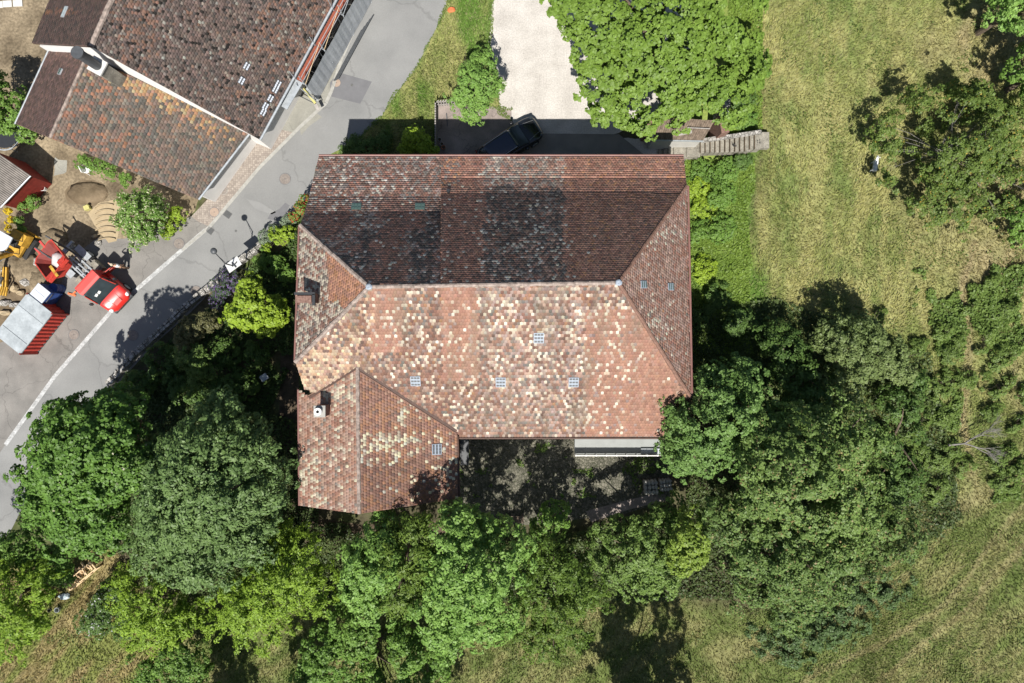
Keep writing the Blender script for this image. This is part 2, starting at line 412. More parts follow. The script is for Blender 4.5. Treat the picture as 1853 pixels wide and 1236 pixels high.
def sheet(name, pts, z, m, kind='structure', zt=0.):
    mb = MB(); mb.face([(x, y, z) for x, y in G(pts, zt)][::-1]); o = mb.build(name, m)
    tag(o, kind=kind); return o
def wobble(pts, amp, step=12, seed=1):
    """ragged version of an outline"""
    rg = random.Random(seed); out = []
    for (x0, y0), (x1, y1) in zip(pts, pts[1:]+pts[:1]):
        L = math.hypot(x1-x0, y1-y0); k = max(1, int(L/step))
        for i in range(k):
            t = i/k; out.append((x0+(x1-x0)*t+rg.uniform(-amp, amp), y0+(y1-y0)*t+rg.uniform(-amp, amp)))
    return out
REDGE = [(825, -60), (812, 0), (793, 45), (775, 80), (752, 125), (715, 172), (690, 212), (662, 237), (640, 258), (600, 278), (572, 300), (562, 350), (545, 372), (520, 400),
         (497, 412), (478, 445), (455, 465), (425, 490), (380, 530), (340, 570), (280, 622), (225, 682), (130, 790), (60, 880), (20, 960), (-60, 1060)]
LEDGE = [(682, -60), (655, 20), (618, 108), (600, 165), (590, 187), (545, 228), (470, 303), (380, 410), (330, 452), (200, 565), (100, 680), (10, 805), (-60, 905)]
sheet('road', REDGE+LEDGE[::-1], .012, 'asphalt')
sheet('forecourt', [(380, 412), (352, 388), (325, 402), (225, 432), (175, 432), (150, 450), (118, 500), (60, 600), (-60, 640), (-60, 905), (10, 805), (100, 680), (200, 565), (330, 452)], .008, 'forecourt_asphalt')
sheet('pavement', [(682, -60), (600, -60), (470, 235), (430, 320), (352, 388), (380, 410), (470, 303), (545, 228), (590, 187), (600, 165), (618, 108), (655, 20)], .008, 'pale_concrete')
sheet('cobbled_pavement', [(496, 232), (532, 240), (470, 301), (378, 410), (357, 400), (346, 392), (400, 335), (440, 285), (462, 262)], .014, 'cobbles')
mb = MB()
for (a0, b0), (a1, b1) in zip(LEDGE[:-1], LEDGE[1:]):
    p = Vector((*G([(a0, b0)])[0], 0)); q = Vector((*G([(a1, b1)])[0], 0)); d = (q-p).normalized(); s_ = Vector((-d.y, d.x, 0))
    if a0 > 375: mb.face([p-s_*.11+Vector((0, 0, .03)), q-s_*.11+Vector((0, 0, .03)), q+s_*.11+Vector((0, 0, .03)), p+s_*.11+Vector((0, 0, .03))])
tag(mb.build('kerb', 'kerb_stone'), kind='structure')
mb = MB(); pl = [(372, 416), (330, 452), (200, 565), (100, 680), (10, 805)]
for (a0, b0), (a1, b1) in zip(pl[:-1], pl[1:]):
    p = Vector((*G([(a0, b0)])[0], .018)); q = Vector((*G([(a1, b1)])[0], .018)); d = (q-p).normalized(); s_ = Vector((-d.y, d.x, 0))
    mb.face([p-s_*.13, q-s_*.13, q+s_*.13, p+s_*.13])
tag(mb.build('road_marking', 'road_paint'), kind='structure')
for nm, pts, m in [('asphalt_patch', [(612, 131), (673, 148), (652, 188), (600, 175), (597, 150)], 'asphalt_patch'),
                   ('asphalt_patch', [(506, 378), (516, 367), (524, 372), (515, 390), (500, 400), (484, 396), (490, 386)], 'asphalt_patch'),
                   ('asphalt_patch', [(566, 200), (583, 212), (560, 228), (545, 245), (540, 222), (552, 205)], 'pale_concrete'),
                   ('asphalt_patch', [(446, 360), (470, 366), (500, 384), (492, 388), (462, 378)], 'asphalt_pale')]:
    sheet(nm, pts, .017, m)
sheet('driveway', wobble([(893, -60), (886, 60), (881, 100), (900, 160), (906, 200), (925, 216), (932, 300), (1240, 300), (1215, 255), (1100, 248), (1250, 180), (1300, 60), (1300, -60)], 1.6, 9, 4), .006, 'gravel')
sheet('patio_by_gate', [(790, 184), (846, 183), (905, 196), (925, 197), (926, 216), (940, 240), (940, 300), (790, 300)], .010, 'yard_concrete')
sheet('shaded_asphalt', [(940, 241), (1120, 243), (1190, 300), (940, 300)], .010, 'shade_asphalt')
sheet('yard_dirt', wobble([(-60, -10), (90, -60), (200, 100), (380, 330), (345, 392), (322, 402), (225, 432), (178, 438), (150, 452), (118, 500), (60, 600), (-60, 640)], 2, 14, 5), .004, 'dirt')
sheet('dark_soil_patch', wobble([(115, 345), (150, 322), (186, 330), (195, 352), (172, 372), (150, 366), (125, 368)], 3, 9, 6), .009, 'dark_dirt')
sheet('dark_soil_patch', wobble([(0, 470), (45, 455), (100, 480), (98, 520), (60, 560), (0, 600)], 4, 12, 8), .009, 'dark_dirt')
sheet('sand_patch', wobble([(160, 388), (178, 368), (215, 362), (225, 390), (212, 436), (196, 440), (182, 424)], 2, 9, 7), .012, 'sand')
sheet('white_dust', wobble([(100, 285), (120, 292), (122, 312), (98, 320)], 2, 7, 9), .012, 'pale_concrete')
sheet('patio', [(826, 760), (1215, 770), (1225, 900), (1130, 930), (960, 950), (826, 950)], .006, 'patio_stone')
sheet('side_path', [(508, 640), (540, 640), (545, 960), (640, 985), (840, 975), (840, 940), (660, 950), (524, 930), (505, 760)], .006, 'soil')
sheet('garden_path', [(1060, 925), (1130, 906), (1200, 890), (1205, 905), (1135, 923), (1070, 945)], .012, 'yard_concrete')

# ---------------------------------------------------------------- tiled roofs, every tile a small slab
def frame_of(poly):
    """local frame of a planar roof face: u level along the eave, v up the slope"""
    P = [Vector(p) for p in poly]; n = Vector((0, 0, 0))
    for i in range(len(P)): n += (P[i]-P[0]).cross(P[(i+1) % len(P)]-P[0])
    n.normalize()
    if n.z < 0: n = -n
    u = Vector((0, 0, 1)).cross(n).normalized(); v = n.cross(u).normalized()
    return P[0], u, v, n
def tile_face(name, poly, colf, parent, tw=.17, tl=.155, lift=.030, seed=0, jit=.006, skip=0., ang=0.):
    O, u, v, n = frame_of(poly)
    if ang: u, v = (Matrix.Rotation(ang, 3, n) @ u), (Matrix.Rotation(ang, 3, n) @ v)
    P2 = [((Vector(p)-O).dot(u), (Vector(p)-O).dot(v)) for p in poly]
    rg = np.random.default_rng(seed)
    us = [p[0] for p in P2]; vs_ = [p[1] for p in P2]
    r0, r1 = min(vs_), max(vs_); Vs = []; Cs = []; Ls = []; nv = 0
    rows = int((r1-r0)/tl)+1; npts = 0
    for r in range(rows):
        vb = r0+r*tl; vm = vb+tl*.5
        xs = []
        for (x0, y0), (x1, y1) in zip(P2, P2[1:]+P2[:1]):
            if (y0 > vm) != (y1 > vm): xs.append(x0+(x1-x0)*(vm-y0)/(y1-y0))
        if len(xs) < 2: continue
        a_, b_ = min(xs), max(xs)
        off = (r % 2)*tw*.5
        k0 = math.floor((a_-off)/tw); k1 = math.ceil((b_-off)/tw)
        k = np.arange(k0, k1); ul = np.clip(k*tw+off+.003, a_, b_); ur = np.clip((k+1)*tw+off-.003, a_, b_)
        ok = (ur-ul > .03) & (rg.random(len(k)) >= skip)
        ul = ul[ok]; ur = ur[ok]; m_ = len(ul)
        if not m_: continue
        l = lift+rg.uniform(-jit, jit, m_); dv = rg.uniform(-jit, jit, m_)*1.2; tilt = rg.uniform(-jit, jit, m_)
        w_ = ur-ul; bv = vb+dv; tv = np.full(m_, vb+tl*1.25)
        # five points along the rounded lower edge, two at the top, five under the edge
        cs = []
        for fu, fv, hh in ((0, .13, 1), (.16, .03, 1), (.5, 0, 1), (.84, .03, 1), (1, .13, 1)):
            cs.append((ul+w_*fu, bv+tl*fv, l*(1-.2*fv)+tilt*(fu-.5)))
        cs.append((ur, tv, np.full(m_, .004))); cs.append((ul, tv, np.full(m_, .004)))
        for fu, fv in ((0, .13), (.16, .03), (.5, 0), (.84, .03), (1, .13)):
            cs.append((ul+w_*fu, bv+tl*fv, np.full(m_, .001)))
        A = np.stack([np.stack(c, -1) for c in cs], 1)          # m,12,3
        Vs.append(A.reshape(-1, 3))
        base = nv+np.arange(m_)*12; nv += m_*12
        top = base[:, None]+np.array([0, 1, 2, 3, 4, 5, 6])
        skirt = [np.stack([base+7+i, base+8+i, base+1+i, base+i], -1) for i in range(4)]
        Ls.append((top, skirt))
        cu = (ul+ur)/2; pos = np.array(O)+cu[:, None]*np.array(u)+vm*np.array(v)
        px, py = PX(pos[:, 0], pos[:, 1], pos[:, 2])
        Cs.append(colf(px, py, pos, rg))
    A = np.concatenate(Vs); Wd = np.array(O)+A[:, :1]*np.array(u)+A[:, 1:2]*np.array(v)+A[:, 2:3]*np.array(n)
    loops = []; per = []; cols = []
    for (top, skirt), c in zip(Ls, Cs):
        q = np.concatenate([top]+skirt, 1)                      # 7+16
        loops.append(q.ravel()); per.append(np.tile([7, 4, 4, 4, 4], len(c))); cols.append(np.repeat(c, 5, 0))
    return np_mesh(name, Wd, np.concatenate(loops), np.concatenate(per), np.concatenate(cols), 'tiles', parent)
def deck(name, poly, parent, th=.12, m='roof_deck'):
    O, u, v, n = frame_of(poly); P = [Vector(p)-n*((Vector(p)-O).dot(n))-n*.012 for p in poly]; Q = [p-n*th for p in P]; k = len(P)
    mb = MB(); mb.raw(P+Q, [tuple(range(k)), tuple(range(2*k-1, k-1, -1))]+[(i, (i+1) % k, k+(i+1) % k, k+i) for i in range(k)])
    return mb.build(name, m, parent)
def ridge_line(name, a, b, m, parent, r=.13, seg=.38, seed=0):
    """half-round cap tiles laid end to end"""
    a = Vector(a); b = Vector(b); L = (b-a).length; k = max(1, int(L/seg)); rg = random.Random(seed); d = (b-a)/k; mb = MB()
    for i in range(k):
        p = a+d*i; q = a+d*(i+1.12) if i < k-1 else b
        j = Vector((rg.uniform(-.012, .012), rg.uniform(-.012, .012), rg.uniform(-.01, .01)))
        mb.bar(p+j, q+j, r*rg.uniform(.95, 1.08), 8, r*.86)
    return mb.build(name, m, parent)
def pal(px, rg, cols, wts):
    idx = rg.choice(len(cols), size=len(px), p=np.array(wts)/sum(wts)); return np.array(cols)[idx]
CREAM = (.42, .375, .295); SAL = (.275, .150, .108); BRN = (.175, .108, .085); RED = (.215, .112, .083); GREY = (.165, .14, .122)
ORG = (.30, .155, .09); PINK = (.285, .185, .145); DRK = (.075, .064, .058); DBR = (.115, .078, .064); TANT = (.31, .24, .175)
def jitc(c, rg, a=.10):
    c = c*(1+.10*(rg.random((len(c), 1)) < .12)-.16*(rg.random((len(c), 1)) < .10)); return c*(1+rg.uniform(-a, a, (len(c), 1)))*(1+rg.uniform(-.03, .03, c.shape))
def replace(c, sel, rg, cols, wts):
    n = int(sel.sum())
    if n: c[sel] = pal(np.zeros(n), rg, cols, wts)
    return c
def col_south(px, py, pos, rg):
    c = pal(px, rg, [SAL, BRN, RED, PINK, ORG, GREY], [4, 3.4, 3.4, 2.6, .8, 1.3]).astype(float)*np.array([.76, .83, .86])
    rw = fbm(px*.006, py*.16, 61); c *= (.92+.16*rw)[:, None]
    n = fbm(px*.012, py*.012, 71, 2); n2 = fbm(px*.04, py*.05, 81, 2)
    # smooth, even salmon fields
    plain = ((px > 800) & (px < 866) & (py < 690)) | ((px > 1060) & (py > 560) & (px < 1230)) | ((px > 668) & (px < 730) & (py < 640))
    c[plain] = c[plain]*.3+np.array(SAL)*.72
    band = (px > 866) & (px < 1050); sel = band & (rg.random(len(px)) < .55); replace(c, sel, rg, [BRN, GREY, PINK, (.25, .19, .165)], [2, 2, 2, 2])
    # pale replacement tiles
    d = np.zeros(len(px))
    d += .46*np.exp(-((px-770)/55)**2-((py-610)/70)**2)
    d += .30*np.exp(-((px-700)/50)**2-((py-560)/30)**2)
    d += .55*np.exp(-((px-835)/38)**2-((py-735)/40)**2)
    d += .45*np.exp(-((px-905)/32)**2-((py-560)/40)**2)
    d += .55*np.exp(-((px-1055)/35)**2-((py-540)/35)**2)
    d += .42*np.exp(-((px-1070)/45)**2-((py-650)/55)**2)
    d += .5*np.exp(-((px-1050)/28)**2-((py-745)/24)**2)
    d += .3*np.exp(-((px-1120)/20)**2-((py-590)/45)**2)
    d += .25*np.exp(-((px-960)/60)**2-((py-640)/60)**2)
    d += .10*(px > 860)*(px < 1130)+.035
    d = d*(.2+1.05*n2)*.60+.018; d[px > 1150] *= .35
    sel = rg.random(len(px)) < .05+.20*n2*(px < 1150)*np.where((px > 866) & (px < 1060), 1.5, .7); replace(c, sel, rg, [(.30, .21, .165), (.33, .26, .20), (.24, .18, .155), (.20, .15, .135)], [2, 2, 2, 2])
    sel = rg.random(len(px)) < d; replace(c, sel, rg, [(.42, .375, .295), (.46, .42, .35), TANT, (.36, .30, .24)], [4, 2, 2, 2])
    # weathered beige field west
    wd = .75*smooth(680, 600, px)*smooth(600, 660, py)+.35*smooth(700, 640, px)
    blk = noise(px*.11, py*.11, 91)
    sel = rg.random(len(px)) < wd*(.3+.9*blk); replace(c, sel, rg, [TANT, (.33, .22, .15), (.42, .34, .23), PINK], [3, 3, 2, 2])
    st = fbm(px*.07, py*.008, 51, 3); c = c*(.80+.40*st)[:, None]
    ms = smooth(.60, .75, fbm(px*.05, py*.012, 52, 2))*.35; c = mix(c, (.15, .13, .085), ms) if False else c*(1-ms[:, None])+np.array([.16, .135, .10])*ms[:, None]
    return jitc(c, rg)
def col_north(px, py, pos, rg):
    c = pal(px, rg, [BRN, RED, PINK, DBR, GREY], [4, 3, 1.5, 2.5, 2]).astype(float)
    L = px < 798; up = py > 372
    r = rg.random(len(px))
    sel = L & (r < .6); replace(c, sel, rg, [BRN, GREY, (.25, .19, .16), RED, DBR], [3, 3, 2, 2, 2])
    wb = 9*(noise(py*.12, px*0, 6)-.5); m = (px > 600+wb) & (px < 700+wb) & up | (px > 745+wb) & (px < 800) & up
    sel = m & (noise(px*.03, py*.02, 3) > .35) & (rg.random(len(px)) < .8); replace(c, sel, rg, [DRK, DBR, GREY], [5, 3, 1])
    sel = L & (py > 360) & (fbm(px*.02, py*.02, 5) > .55); replace(c, sel, rg, [RED, BRN, DBR], [3, 3, 2])
    m = (px >= 798) & (px < 880); replace(c, m, rg, [RED, SAL, BRN, DBR], [4, 2, 3, 1])
    wb = 12*(noise(py*.10, px*0, 16)-.5); m = (px >= 877+wb) & (px < 1022+wb)
    sel = m & (py < 335); replace(c, sel, rg, [GREY, BRN, PINK, (.27, .22, .18), SAL], [3, 3, 2, 2, 1])
    sel = m & (py >= 333+12*noise(px*.05, py*0, 3)) & (rg.random(len(px)) < .5+.42*smooth(.3, .5, fbm(px*.02, py*.02, 44))); replace(c, sel, rg, [DRK, DBR, GREY, BRN], [4, 4, 2, 2])
    m = px >= 1022+wb; replace(c, m, rg, [SAL, RED, BRN, ORG], [4, 4, 2, .6])
    gy_ = .16*np.exp(-((px-940)/70)**2-((py-450)/45)**2)+.05*(px < 1030)+.10*(px < 700)*(py < 380)
    sel = rg.random(len(px)) < gy_*(.3+1.4*noise(px*.05, py*.05, 8)); replace(c, sel, rg, [(.36, .33, .28), (.42, .36, .28), PINK], [3, 1, 2])
    sel = (px > 798) & (px < 832) & (py < 340) & (rg.random(len(px)) < .5); replace(c, sel, rg, [ORG, CREAM, GREY, BRN], [2, .6, 2, 2])
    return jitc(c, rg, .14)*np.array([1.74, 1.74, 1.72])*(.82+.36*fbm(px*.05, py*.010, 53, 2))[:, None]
def col_westhip(px, py, pos, rg):
    c = pal(px, rg, [SAL, ORG, (.38, .20, .13)], [4, 1, 3]).astype(float)
    edge = 590+np.where(py > 545, (py-545)*.3+25, 0)-np.maximum(0, 470-py)*.3
    m = px < edge+6*noise(px*.1, py*.08, 4)
    replace(c, m, rg, [(.36, .31, .25), CREAM, BRN, GREY, RED, PINK], [4, 2.5, 3, 3, 1, 2])
    return jitc(c, rg)*1.12
def col_easthip(px, py, pos, rg):
    c = pal(px, rg, [BRN, RED, PINK, (.24, .16, .13)], [3, 3, 2, 4]).astype(float)*1.18
    d = .35*np.exp(-((px-1185)/22)**2-((py-590)/38)**2)+.18*np.exp(-((px-1195)/30)**2-((py-430)/25)**2)+.012
    sel = rg.random(len(px)) < d; replace(c, sel, rg, [CREAM, (.40, .34, .27), ORG, GREY], [4, 2, 1, 2])
    return jitc(c, rg)*np.array([1.25, 1.30, 1.32])
def col_wing_w(px, py, pos, rg):
    c = pal(px, rg, [BRN, PINK, SAL, RED, (.27, .17, .13)], [2, 3, 3, 2, 3]).astype(float)
    d = .10+.55*smooth(775, 820, py)*smooth(638, 615, px)*noise(px*.06, py*.05, 12)+.7*np.exp(-((px-610)/26)**2-((py-715)/30)**2)
    sel = rg.random(len(px)) < d; replace(c, sel, rg, [(.42, .36, .27), (.34, .28, .22), GREY, PINK], [4, 3, 2, 2])
    return jitc(c, rg)*np.array([1.14, 1.20, 1.20])
def col_wing_e(px, py, pos, rg):
    c = pal(px, rg, [SAL, RED, (.30, .15, .09), BRN], [4, 3, 3, 1]).astype(float)
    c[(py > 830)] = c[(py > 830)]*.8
    d = .5*smooth(705, 735, py)*smooth(.35, .6, fbm(px*.03, py*.03, 15))*smooth(880, 820, py)+.04
    d = np.maximum(d, .75*(py > 785)*(py < 800)*(px < 760)*(px > 655))
    d *= np.where(px < 720, smooth(770, 795, py)+.06, 1)
    sel = rg.random(len(px)) < d; replace(c, sel, rg, [(.50, .42, .28), TANT, CREAM], [4, 3, 2])
    return jitc(c, rg)*np.array([1.0, 1.10, 1.16])

def plane_z(poly, x, y):
    O, u, v, n = frame_of(poly); return O.z-(n.x*(x-O.x)+n.y*(y-O.y))/n.z, n
def on_plane(poly, px, py):
    z = 8.
    for _ in range(40):
        x, y, _z = W(px, py, z); z, n = plane_z(poly, x, y)
    x, y, _z = W(px, py, z); return Vector((x, y, z)), n
def op(poly, px, py): return tuple(on_plane(poly, px, py)[0])
ZR = 10.4
APW = W(668, 519, ZR); APE = W(1119, 511.5, ZR)
NW = W(577, 283, 6.0); NE = W(1237, 283, 6.0); NM = W(798, 283, 6.0)
LA = W(798, 357, 6.75); LAw = W(559, 357, 6.75); LB = W(798, 385, 7.2); LBw = W(551, 385, 7.2)
RA = W(798, 322, 6.35); RAe = W(1241, 322, 6.35); RB = W(798, 350, 6.8)
SW_ = W(830, 790, 6.0); SE_ = W(1236, 790, 6.0); RM = W(798, 516.8, ZR)
S3 = [SW_, SE_, APE]; NL = [LBw, LB, APW]; NRm = [RA, RAe, RB]; RBe = op(NRm, 1234, 350); NR = [RB, RBe, APE]
HWN = op(NL, 543, 408); HWS = op(S3, 535, 655); HEN = op(NRm, 1243, 337); HES = op(S3, 1250, 720); VW = op(S3, 551, 704)
house = thing('farmhouse', 'large farmhouse with patched red and cream clay tile roof in the middle', 'house', (0, 0, 0))
for poly, cf, sd in [([SW_, SE_, HES, APE, APW, HWS, VW], col_south, 1), ([LA, NM, NW, LAw], col_north, 2), ([LAw, LBw, LB, LA], col_north, 10), ([LBw, HWN, APW, RM, LB], col_north, 3), ([RAe, NE, NM, RA], col_north, 8), ([RA, RB, RBe, HEN, RAe], col_north, 12), ([RB, RM, APE, RBe], col_north, 9),
                     ([HWN, HWS, APW], col_westhip, 4), ([HES, HEN, APE], col_easthip, 5)]:
    kw = dict(tl=.135, lift=.019, jit=.005) if cf is col_north else (dict(tl=.182, lift=.026) if cf is col_south else {})
    o = tile_face('roof', poly, cf, house, seed=sd, **kw)
    deck('roof_deck', poly, o)
RW = op(S3, 647, 665); RS = W(650, 930, RW[2]); WVw = op(S3, 560, 720); WEn = op(S3, 826, 780)
PW = [RW, RS, WVw]; PE = [RW, RS, WEn]
WWn = op(PW, 541, 705); WWs = op(PW, 543, 915); WEs = op(PE, 829, 902)
print('roof', ZR, HWN, HWS, HES, RW, WWn, WWs, WEs)
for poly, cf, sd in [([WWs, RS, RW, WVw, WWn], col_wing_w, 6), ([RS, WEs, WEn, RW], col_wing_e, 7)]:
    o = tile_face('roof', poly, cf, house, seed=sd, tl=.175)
    deck('roof_deck', poly, o)
up = Vector((0, 0, .02))
def V3(p): return Vector(p)
ridge_line('ridge_cap', V3(APW), V3(APE), 'mortar_ridge', house, .12)
ridge_line('ridge_cap', V3(HWN), V3(APW), 'mortar_ridge', house, .13, seed=2)
ridge_line('ridge_cap', V3(HWS), V3(APW), 'mortar_ridge', house, .13, seed=3)
ridge_line('ridge_cap', V3(RBe), V3(APE), 'red_ridge', house, .11, seed=4); ridge_line('ridge_cap', V3(HEN), V3(RBe), 'red_ridge', house, .11, seed=14)
ridge_line('ridge_cap', V3(HES), V3(APE), 'red_ridge', house, .12, seed=5)
ridge_line('ridge_cap', V3(RS), V3(RW), 'mortar_ridge', house, .12, seed=6)
for p in (APW, APE): mb = MB(); mb.lump((p[0], p[1], p[2]+.08), (.19, .17, .10), 3, 10, 6, .12); mb.build('apex_cap', 'lead', house)
for p, q in ((RW, WVw), (RW, WEn)):
    mb = MB(); mb.beam(V3(p)+up*2.2, V3(q)+up*2.2, .15, .05); mb.build('valley_flashing', 'dark_flashing', house)
    d = (V3(q)-V3(p)).cross(Vector((0, 0, 1))).normalized()*.12; mb = MB(); mb.beam(V3(p)+up*3+d, V3(q)+up*3+d, .05, .07); mb.build('valley_flashing', 'red_ridge', house)
def gutter(a, b, m, r=.07):
    mb = MB(); mb.bar(a, b, r, 8); return mb.build('gutter', m, house)
gutter((NW[0], NW[1]+.07, 5.96), (NE[0], NE[1]+.07, 5.96), 'copper_gutter')
gutter((SW_[0], SW_[1]-.09, 5.96), (SE_[0], SE_[1]-.09, 5.96), 'dark_flashing')
gutter((HEN[0]+.08, HEN[1], HEN[2]-.04), (HES[0]+.08, HES[1], HES[2]-.04), 'copper_gutter')
gutter((HWN[0]-.07, HWN[1], HWN[2]-.04), (HWS[0]-.07, HWS[1], HWS[2]-.04), 'copper_gutter', .06)
gutter((WWn[0]-.06, WWn[1], WWn[2]-.04), (WWs[0]-.06, WWs[1], WWs[2]-.04), 'copper_gutter', .06)
gutter((WEs[0]+.07, WEs[1], WEs[2]-.04), (WEn[0]+.07, WEn[1]-.3, WEn[2]-.04), 'dark_flashing')
# walls under the eaves
mb = MB()
X0, X1, Y0, Y1 = -11.0, 9.6, -5.1, 10.35
mb.prism([(X0, Y0), (X1, Y0), (X1, Y1), (X0, Y1)], 0, 5.65)
def gable(x, pts, th=.3):
    P = [(x-th/2, y, z) for y, z in pts]; Q = [(x+th/2, y, z) for y, z in pts]; k = len(P)
    mb.raw(P+Q, [tuple(range(k)), tuple(range(2*k-1, k-1, -1))]+[(i, k+i, k+(i+1) % k, (i+1) % k) for i in range(k)])
gable(X0+.16, [(Y0+.15, 5.65), (Y1-.1, 5.65), (7.6, 6.3), (HWN[1], HWN[2]-.3), (HWS[1], HWS[2]-.3)])
gable(X1-.16, [(Y0+.15, 5.65), (Y1-.1, 5.65), (8.8, 6.05), (HES[1], HES[2]-.4)])
mb.build('wall', 'plaster', house)
mb = MB(); mb.prism([(-11.7, -9.0), (-3.6, -9.0), (-3.6, -5.2), (-11.1, -5.2), (-11.1, -2.9), (-11.7, -2.9)], 0, 5.0)
mb.raw([(-11.7, -8.98, 5.0), (-3.6, -8.98, 5.0), (-8.5, -8.98, RW[2]-.3), (-11.7, -8.98, WWs[2]-.25), (-11.7, -8.7, 5.0), (-3.6, -8.7, 5.0), (-8.5, -8.7, RW[2]-.3), (-11.7, -8.7, WWs[2]-.25)],
       [(0, 1, 2, 3), (7, 6, 5, 4), (0, 4, 5, 1), (1, 5, 6, 2), (2, 6, 7, 3), (3, 7, 4, 0)]); mb.build('wall', 'plaster', house)
def wall_window(x, y, z, ww, hh, nrm, door=False):
    rz = {'s': 0, 'n': math.pi, 'e': math.pi/2, 'w': -math.pi/2}[nrm]
    m4 = Matrix.Rotation(rz, 4, 'Z')
    def at(a, b): v = m4 @ Vector((a, b, 0)); return (x+v.x, y+v.y)
    fr = MB(); p = at(0, -.03); fr.box((*p, z), (ww, .08, hh), rz); f = fr.build('door' if door else 'window', 'window_wood', house)
    if not door:
        g = MB(); p = at(0, -.08); g.box((*p, z), (ww-.16, .03, hh-.16), rz); g.build('pane', 'window_glass', f)
    else:
        g = MB(); p = at(ww*.36, -.1); g.box((*p, z), (.12, .05, .05), rz); g.build('handle', 'dark_metal', f)
for x in (-1.5, 1.2, 3.9, 6.8):
    wall_window(x, Y0, 1.7, 1.1, 1.3, 's'); wall_window(x, Y0, 4.1, 1.1, 1.2, 's')
for x in (-8.5, -5, 5, 8): wall_window(x, Y1, 1.7, 1.0, 1.2, 'n'); wall_window(x, Y1, 4.0, 1.0, 1.1, 'n')
wall_window(-1.5, Y1, 1.5, 3.0, 3.0, 'n', True); wall_window(2.5, Y1, 1.1, 1.1, 2.1, 'n', True)
for y in (0, 3, 6): wall_window(X0, y, 4.0, 1., 1.2, 'w'); wall_window(X0, y, 1.7, 1., 1.2, 'w')
for y in (-4, -7): wall_window(-11.7, y, 3.6, 1., 1.2, 'w')
for y in (3.5, 6.5): wall_window(X1, y, 4.4, 1., 1.0, 'e')
for x in (-10, -7.2, -5): wall_window(x, -9.0, 3.7, 1., 1.2, 's'); wall_window(x, -9.0, 1.5, 1., 1.2, 's')

SOUTH = S3; NORTH = NL; NORTHR = NR; EHIP = [HES, HEN, APE]; WHIP = [HWN, HWS, APW]; WINGE = PE; WINGW = PW
def skylight(poly, px, py, ww, hh, m='glass_tile', bars=3, parent=None, fm='galvanised', ang=0.):
    p, n = on_plane(poly, px, py); u = Vector((0, 0, 1)).cross(n).normalized(); v = n.cross(u)
    if ang: R_ = Matrix.Rotation(ang, 3, n); u = R_@u; v = R_@v
    m3 = Matrix((u, v, n)).transposed().to_4x4(); mb = MB(); c = p+n*.045
    mb.box(c, (ww, hh, .05), 0, m3); f = mb.build('skylight', fm, parent or house)
    mb = MB()
    rows = bars; step = hh/rows
    for r in range(rows):
        q = c+v*(-hh/2+step*(r+.5))+n*.03
        for k in (-1, 0, 1): mb.box(q+u*(k*ww*.3), (ww*.25, step*.5, .03), 0, m3)
    mb.build('pane', m, f)
    return f
for px, py in ((975, 611), (752, 689), (906, 691), (1038, 691)): skylight(SOUTH, px, py, .56, .62, 'dark_metal', 3, fm='lead')
skylight(WINGE, 790, 813, .62, .56, 'dark_metal', 3, fm='lead')
for px, py in ((1164, 515), (1213, 519)): skylight(EHIP, px, py, .40, .46, 'glass_green', 3, fm='lead')
for px, py in ((645, 374), (760, 374)): skylight([LA, LAw, LB], px, py, .56, .42, 'glass_green', 2, fm='glass_green')
# dark vent pipe on the north slope
p, n = on_plane(NORTHR, 812, 347); mb = MB(); mb.bar(p-n*.05, p+Vector((0, 0, .35)), .1, 10); mb.build('vent_pipe', 'black_metal', house)
# chimney with slotted brick top on the west hip
p, n = on_plane(WHIP, 570, 541); ch = MB(); ch.box((p.x, p.y, p.z+.05), (.5, .5, 1.6)); ch.box((p.x-.28, p.y-.05, p.z+.8), (1.05, .42, .12)); chm = ch.build('chimney', 'brick_red', house)
mb = MB(); mb.box((p.x-.28, p.y+.23, p.z+.9), (1.1, .14, .16)); mb.box((p.x+.20, p.y-.1, p.z+.9), (.15, .6, .16)); mb.build('flue_opening', 'black_metal', chm)
mb = MB(); mb.box((p.x-.3, p.y-.08, p.z+.98), (.8, .38, .08)); mb.build('cap', 'brick_red', chm)
# rendered chimney with round white cowl on the wing
p, n = on_plane(WINGW, 588, 741); mb = MB(); mb.box((p.x, p.y, p.z+.25), (.58, .58, 1.5)); chm = mb.build('chimney', 'brick_red', house)
mb = MB(); mb.box((p.x, p.y, p.z+1.05), (.64, .64, .1)); mb.build('cap', 'kerb_stone', chm)
mb = MB(); mb.disc((p.x-.04, p.y, p.z+1.10), .21, .22, 18); mb.build('flue', 'white_paint', chm)
mb = MB(); mb.disc((p.x-.04, p.y, p.z+1.325), .085, .004, 14); mb.build('flue_opening', 'black_hole', chm)

# ---------------------------------------------------------------- neighbouring barn and annexe, top left
barn = thing('barn', 'big barn with dark mossy brown tile roof and white gable at the top left', 'barn', W(350, 60, 0))
bl = barn.location.copy()
def rel(o, base=bl): recenter(o, base); return o
d_ = Vector((.47, .883, 0)); pe = Vector((.883, -.47, 0))
A_r0 = V3(W(165, 84, 8.6)); A_e0 = V3(W(469, 252, 3.0)); A_w0 = V3(W(58, 78, 3.6))
A_r1 = A_r0+(V3(W(205, 0, 8.6))-A_r0)*4.6; A_e1 = A_e0+(V3(W(606, 0, 3.0))-A_e0)*2.3; A_w1 = A_w0+(V3(W(90, 0, 3.6))-A_w0)*4.6
def planar(a, b, c, d):
    """move d onto the plane through a, b, c"""
    n = (b-a).cross(c-a); z = a.z-(n.x*(d.x-a.x)+n.y*(d.y-a.y))/n.z; return Vector((d.x, d.y, z))
A_r1 = planar(A_r0, A_e0, A_e1, A_r1); A_w1 = planar(A_r0, A_w0, A_r1, A_w1)
def col_barn(px, py, pos, rg):
    return _cb(px, py, pos, rg)*np.array([.78, .85, .88])
